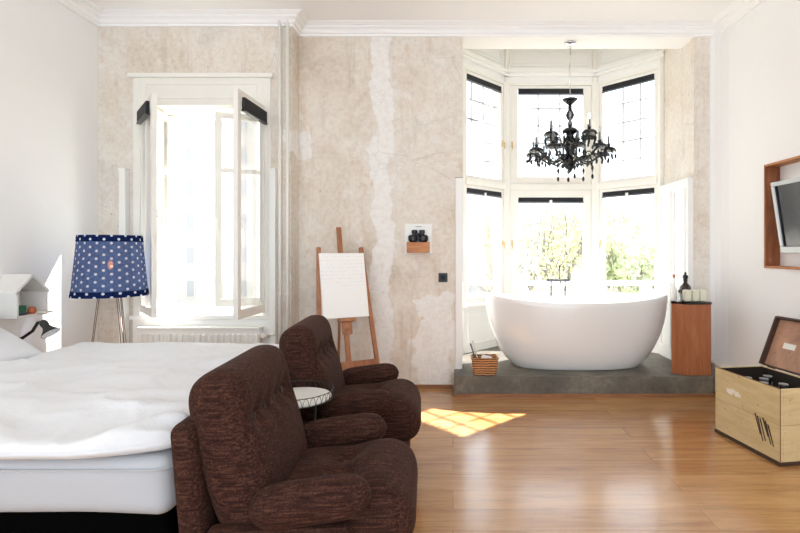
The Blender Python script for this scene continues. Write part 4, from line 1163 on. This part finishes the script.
# local: x thickness (viewer side is -x), y along wall, z up
hw, hh = 0.43, 0.535
m = MB()
for (ya, yb, za, zb) in ((-hw, hw, hh - 0.032, hh), (-hw, hw, 0, 0.05), (-hw, -hw + 0.034, 0.05, hh - 0.032), (hw - 0.034, hw, 0.05, hh - 0.032)): m.box(-0.012, 0.03, ya, yb, za, zb)
m.xf(tm).build('bezel', M['silver'], t, bevel=0.005)
MB().box(0.004, 0.012, -hw + 0.034, hw - 0.034, 0.05, hh - 0.032).xf(tm).build('screen', M['screen'], t)
MB().box(-0.004, 0.004, hw - 0.044, hw - 0.0345, 0.052, hh - 0.034).xf(tm).build('screen_edge', M['black'], t)
MB().box(0.012, 0.045, -hw + 0.05, hw - 0.05, 0.05, hh - 0.05).xf(tm).build('rear_case', M['black'], t, bevel=0.006)
MB().tube([tuple(tm @ Vector((0.04, 0, 0.25))), (XR + ND - 0.006, 3.33, 1.50)], 0.02, 10).build('mount_arm', M['grey_metal'], t)

# ================================================================== TRUNK
tx, ty = 1.935, 2.955          # near left corner
trot = math.atan2(0.088, 0.57)
TL, TW, THh = 0.575, 0.37, 0.455
t = thing('trunk', 'old cream wooden trunk with its lid open against the right wall', 'trunk', (tx, ty, 0), trot)
w = 0.018
m = MB().box(0, w, 0, TL, 0.02, THh).box(TW - w, TW, 0, TL, 0.02, THh).box(w, TW - w, 0, w, 0.02, THh).box(w, TW - w, TL - w, TL, 0.02, THh).box(w, TW - w, w, TL - w, 0.02, 0.036)
m.build('body', M['trunk'], t, world=False, bevel=0.004)
m = MB().box(w, w + 0.004, w, TL - w, 0.036, THh - 0.004).box(TW - w - 0.004, TW - w, w, TL - w, 0.036, THh - 0.004).box(w + 0.004, TW - w - 0.004, w, w + 0.004, 0.036, THh - 0.004).box(w + 0.004, TW - w - 0.004, TL - w - 0.004, TL - w, 0.036, THh - 0.004)
m.build('lining', M['trunk_inside'], t, world=False)
m = MB().box(w + 0.004, TW - w - 0.004, w + 0.004, TL - w - 0.004, 0.330, 0.340)
m.build('tray', M['trunk_inside'], t, world=False)
m = MB().box(-0.004, TW + 0.004, -0.004, 0.010, 0.0, 0.024).box(-0.004, 0.010, 0.010, TL + 0.004, 0.0, 0.024).box(TW - 0.010, TW + 0.004, 0.010, TL + 0.004, 0.0, 0.024).box(0.01, TW - 0.01, TL - 0.01, TL + 0.004, 0.0, 0.024)
m.build('plinth', M['trunk_edge'], t, world=False, bevel=0.002)
m = MB().box(-0.0025, w + 0.001, -0.0025, w + 0.001, 0.024, THh).box(-0.001, w, w, TL, THh, THh + 0.003).box(TW - w, TW, w, TL, THh, THh + 0.003)
m = MB().box(-0.001, 0.004, 0.0, TL, THh, THh + 0.004).box(-0.001, 0.003, -0.001, 0.003, 0.024, THh)
m.build('edge_trim', M['trunk_worn'], t, world=False)
# slanted black strokes of paint
m = MB(); random.seed(9)
for i in range(6):
    y = 0.20 - i * 0.021; z = 0.255 - i * 0.006 + random.uniform(-0.01, 0.01); L = random.uniform(0.10, 0.15)
    p = [(y + 0.006, z), (y - 0.006, z), (y - 0.042 - 0.006, z - L), (y - 0.042 + 0.002, z - L)]
    m.prism_x([(a, b) for a, b in p], -0.0012, 0.0)
m.build('paint_stroke', M['stencil'], t, world=False)
# lid
la = R(22)
lm = Matrix.Translation((TW, 0, THh + 0.006)) @ Matrix.Rotation(la, 4, 'Y')      # local z runs up the lid, local x is its thickness
lid = MB().box(0.006, 0.020, 0, TL, 0, 0.36).xf(lm).build('lid', M['trunk_lid'], t, world=False, bevel=0.003)
m = MB().box(-0.03, 0.022, -0.004, 0.012, 0, 0.36).box(-0.03, 0.022, TL - 0.012, TL + 0.004, 0, 0.36).box(-0.03, 0.022, 0.012, TL - 0.012, 0.348, 0.364).box(0.001, 0.022, 0.012, TL - 0.012, 0.0, 0.012)
m.xf(lm).build('lid_rim', M['trunk_edge'], lid, world=False, bevel=0.003)
m = MB().box(0.003, 0.006, 0.36, 0.46, 0.15, 0.19).xf(lm).build('paper_label', M['paper'], lid, world=False)
m = MB()
for y in (0.08, TL - 0.08): m.tube([(TW + 0.004, y - 0.03, THh + 0.004), (TW + 0.004, y + 0.03, THh + 0.004)], 0.007, 8)
m.build('hinge', M['trunk_edge'], t, world=False)
# tumblers standing upside down in the tray
def tl(x, y): 
    c, s = math.cos(trot), math.sin(trot); return (tx + x * c - y * s, ty + x * s + y * c)
gl = [(0.11, 0.40, 'far left tumbler'), (0.20, 0.36, 'tumbler'), (0.12, 0.27, 'tumbler'), (0.22, 0.22, 'tumbler'), (0.28, 0.42, 'tumbler')]
lab = ['clear upturned glass farthest left in the open trunk', 'clear upturned glass second from the far end of the trunk', 'clear upturned glass midway along the front side of the trunk', 'clear upturned glass nearest the camera in the trunk', 'clear upturned glass close under the trunk lid']
for (gx, gy, _), lb in zip(gl, lab):
    c = tl(gx, gy); c = (c[0], c[1], 0.3405)
    b = thing('drinking_glass', lb, 'glass', c, 0, 'glasses in the trunk')
    MB().lathe([(0.031, 0), (0.034, 0.0), (0.029, 0.075), (0.0, 0.078), (0.0, 0.066), (0.026, 0.064)], c, 24).build('bowl', M['clear_glass'], b, smooth=True, auto=40)
    MB().lathe([(0.006, 0.078), (0.027, 0.0785), (0.028, 0.082), (0.0, 0.083)], c, 20).build('foot', M['silver'], b, smooth=True, auto=40)

# ================================================================== OUTSIDE
GZ = -5.0
o = MB().box(-140, 140, 7.5, 160, GZ - 0.5, GZ).build('ground_outside', M['ground']); struct(o, 'pale ground far below the windows', 'ground')
m = MB().box(-0.6, 3.0, 6.75, 6.79, 0.80, 0.86)
for i in range(10): q = -0.58 + i * 0.39; m.box(q - 0.006, q + 0.006, 6.76, 6.78, 0.0, 0.80)
m.box(-0.6, 3.0, 6.75, 6.79, 0.0, 0.04)
t = thing('balcony_railing', 'white balcony railing outside the bay windows', 'railing', (1.2, 6.77, -0.3))
m.build('handrail', M['trim'], t)
MB().box(-0.8, 3.2, 6.1, 6.9, -0.3, 0.0).build('ledge', M['facade'], t)

def building(x0, x1, y, z1, cols, rows, wall, label, name='apartment_building', wsize=(1.3, 2.0), roof=3.0):
    t = thing(name, label, 'building', ((x0 + x1) / 2, y, GZ))
    MB().box(x0, x1, y, y + 12, GZ, z1).build('wall', wall, t)
    MB().prism_x([(y - 0.4, z1), (y + 12.4, z1), (y + 6, z1 + roof)], x0 - 0.3, x1 + 0.3).build('roof', M['roof'], t)
    for i in range(cols):
        for j in range(rows):
            cx = x0 + (i + 0.5) * (x1 - x0) / cols; cz = GZ + 1.2 + (j + 0.5) * (z1 - GZ - 1.6) / rows
            wf = MB().ring(cx - wsize[0] / 2, cx + wsize[0] / 2, cz - wsize[1] / 2, cz + wsize[1] / 2, y - 0.06, y - 0.001, 0.12).build('window', wall, t)
            MB().box(cx - wsize[0] / 2 + 0.12, cx + wsize[0] / 2 - 0.12, y - 0.03, y - 0.002, cz - wsize[1] / 2 + 0.12, cz + wsize[1] / 2 - 0.12).build('pane', M['facade_window'], wf)
building(-40.0, -18.0, 46.0, 15.0, 9, 6, M['facade'], 'tall pale apartment building seen through the open casement window', wsize=(0.85, 1.7))
building(-4.0, 7.0, 62.0, 5.6, 4, 3, M['facade_blue'], 'low bluish house seen through the left bay window', 'house', (1.4, 1.8), 4.0)

def tree(x, y, h, spread, leafmat, nleaf, seed, label, lsize=0.16, depth=5):
    rnd = random.Random(seed)
    t = thing('tree', label, 'tree', (x, y, GZ), 0, 'trees outside the bay')
    tr = MB(); tips = []
    def grow(p, d, L, r, k):
        q = p + d * L
        mid = p.lerp(q, 0.5) + Vector((rnd.uniform(-1, 1), rnd.uniform(-1, 1), 0)) * L * 0.06
        tr.tube([p, mid, q], [r, r * 0.85, r * 0.7], 5 if k < 3 else 4, cap=False)
        if k >= 2: tips.append((mid, q))
        if k == depth: return
        for i in range(3 if k < depth - 1 else 2):
            az = rnd.uniform(0, 2 * PI); tl_ = rnd.uniform(0.35, 0.8) * spread
            nd = (d + Vector((math.cos(az), math.sin(az), 0.15)) * tl_).normalized()
            grow(q if i else p.lerp(q, 0.8), nd, L * rnd.uniform(0.62, 0.82), r * 0.62, k + 1)
    grow(Vector((x, y, GZ)), Vector((rnd.uniform(-.06, .06), rnd.uniform(-.06, .06), 1)).normalized(), h * 0.30, h * 0.022, 0)
    tr.build('trunk', M['bark'], t, smooth=True)
    lf = MB()
    for i in range(nleaf):
        a, b = rnd.choice(tips); p = a.lerp(b, rnd.random()) + Vector((rnd.gauss(0, .22), rnd.gauss(0, .22), rnd.gauss(0, .2)))
        u = Vector((rnd.gauss(0, 1), rnd.gauss(0, 1), rnd.gauss(0, 1))).normalized() * lsize
        w_ = u.orthogonal().normalized() * lsize * 0.5
        lf.add([p - u, p + w_, p + u, p - w_], [(0, 1, 2, 3)])
    o = lf.build('foliage', leafmat, t); o['kind'] = 'stuff'
tree(2.5, 14.0, 8.6, 0.85, M['leaf2'], 2600, 3, 'bare branched tree with thin yellow buds seen through the middle bay window', 0.09)
tree(3.6, 24.0, 9.6, 1.0, M['leaf'], 2600, 31, 'pale budding tree behind the bare one in the middle bay window', 0.12)
tree(8.4, 27.0, 10.0, 0.9, M['leaf'], 2600, 5, 'light green tree seen between the middle and right bay windows', 0.12)
tree(7.0, 18.5, 7.8, 1.0, M['leaf'], 4200, 8, 'leafy bright green tree filling the right bay window', 0.14)
tree(1.2, 44.0, 9.6, 0.9, M['leaf2'], 1400, 12, 'thin distant tree near the bluish house through the left bay window', 0.10)
tree(10.5, 38.0, 10.8, 1.1, M['leaf'], 3600, 21, 'broad pale green tree standing farthest back behind the others', 0.16)

# ================================================================== LIGHT
wd = bpy.data.worlds.new('sky'); scene.world = wd; wd.use_nodes = True
nt = wd.node_tree
bg = nt.nodes['Background']
SKY = 2.35
bg.inputs['Color'].default_value = (0.82, 0.91, 1.0, 1); bg.inputs['Strength'].default_value = SKY
sun = bpy.data.lights.new('sun', 'SUN'); sun.energy = 28.0; sun.angle = R(0.6); sun.color = (1.0, 0.985, 0.965)
so = bpy.data.objects.new('sun', sun); COL.objects.link(so)
sd = Vector((-0.69, -0.65, -1.0)).normalized()
so.rotation_euler = sd.to_track_quat('-Z', 'Y').to_euler(); so.location = (8, 10, 12)

# ================================================================== CAMERA
cam = bpy.data.cameras.new('camera'); co = bpy.data.objects.new('camera', cam); COL.objects.link(co)
co.location = (0, 0, EYE); co.rotation_euler = (R(90), 0, 0)
cam.sensor_width = 36.0; cam.lens = F / 800 * 36.0
cam.shift_x = -(VX - 400) / 800; cam.shift_y = -(266.5 - VY) / 800
cam.clip_start = 0.05; cam.clip_end = 400
scene.camera = co

vs = scene.view_settings
vs.view_transform = 'Standard'; vs.look = 'None'; vs.gamma = 1.0; vs.use_curve_mapping = False
vs.exposure = 0.58
cy = scene.cycles
cy.use_denoising = True
cy.max_bounces = 12; cy.diffuse_bounces = 6; cy.transparent_max_bounces = 24; cy.glossy_bounces = 4
cy.sample_clamp_indirect = 8.0
cy.caustics_reflective = False; cy.caustics_refractive = False
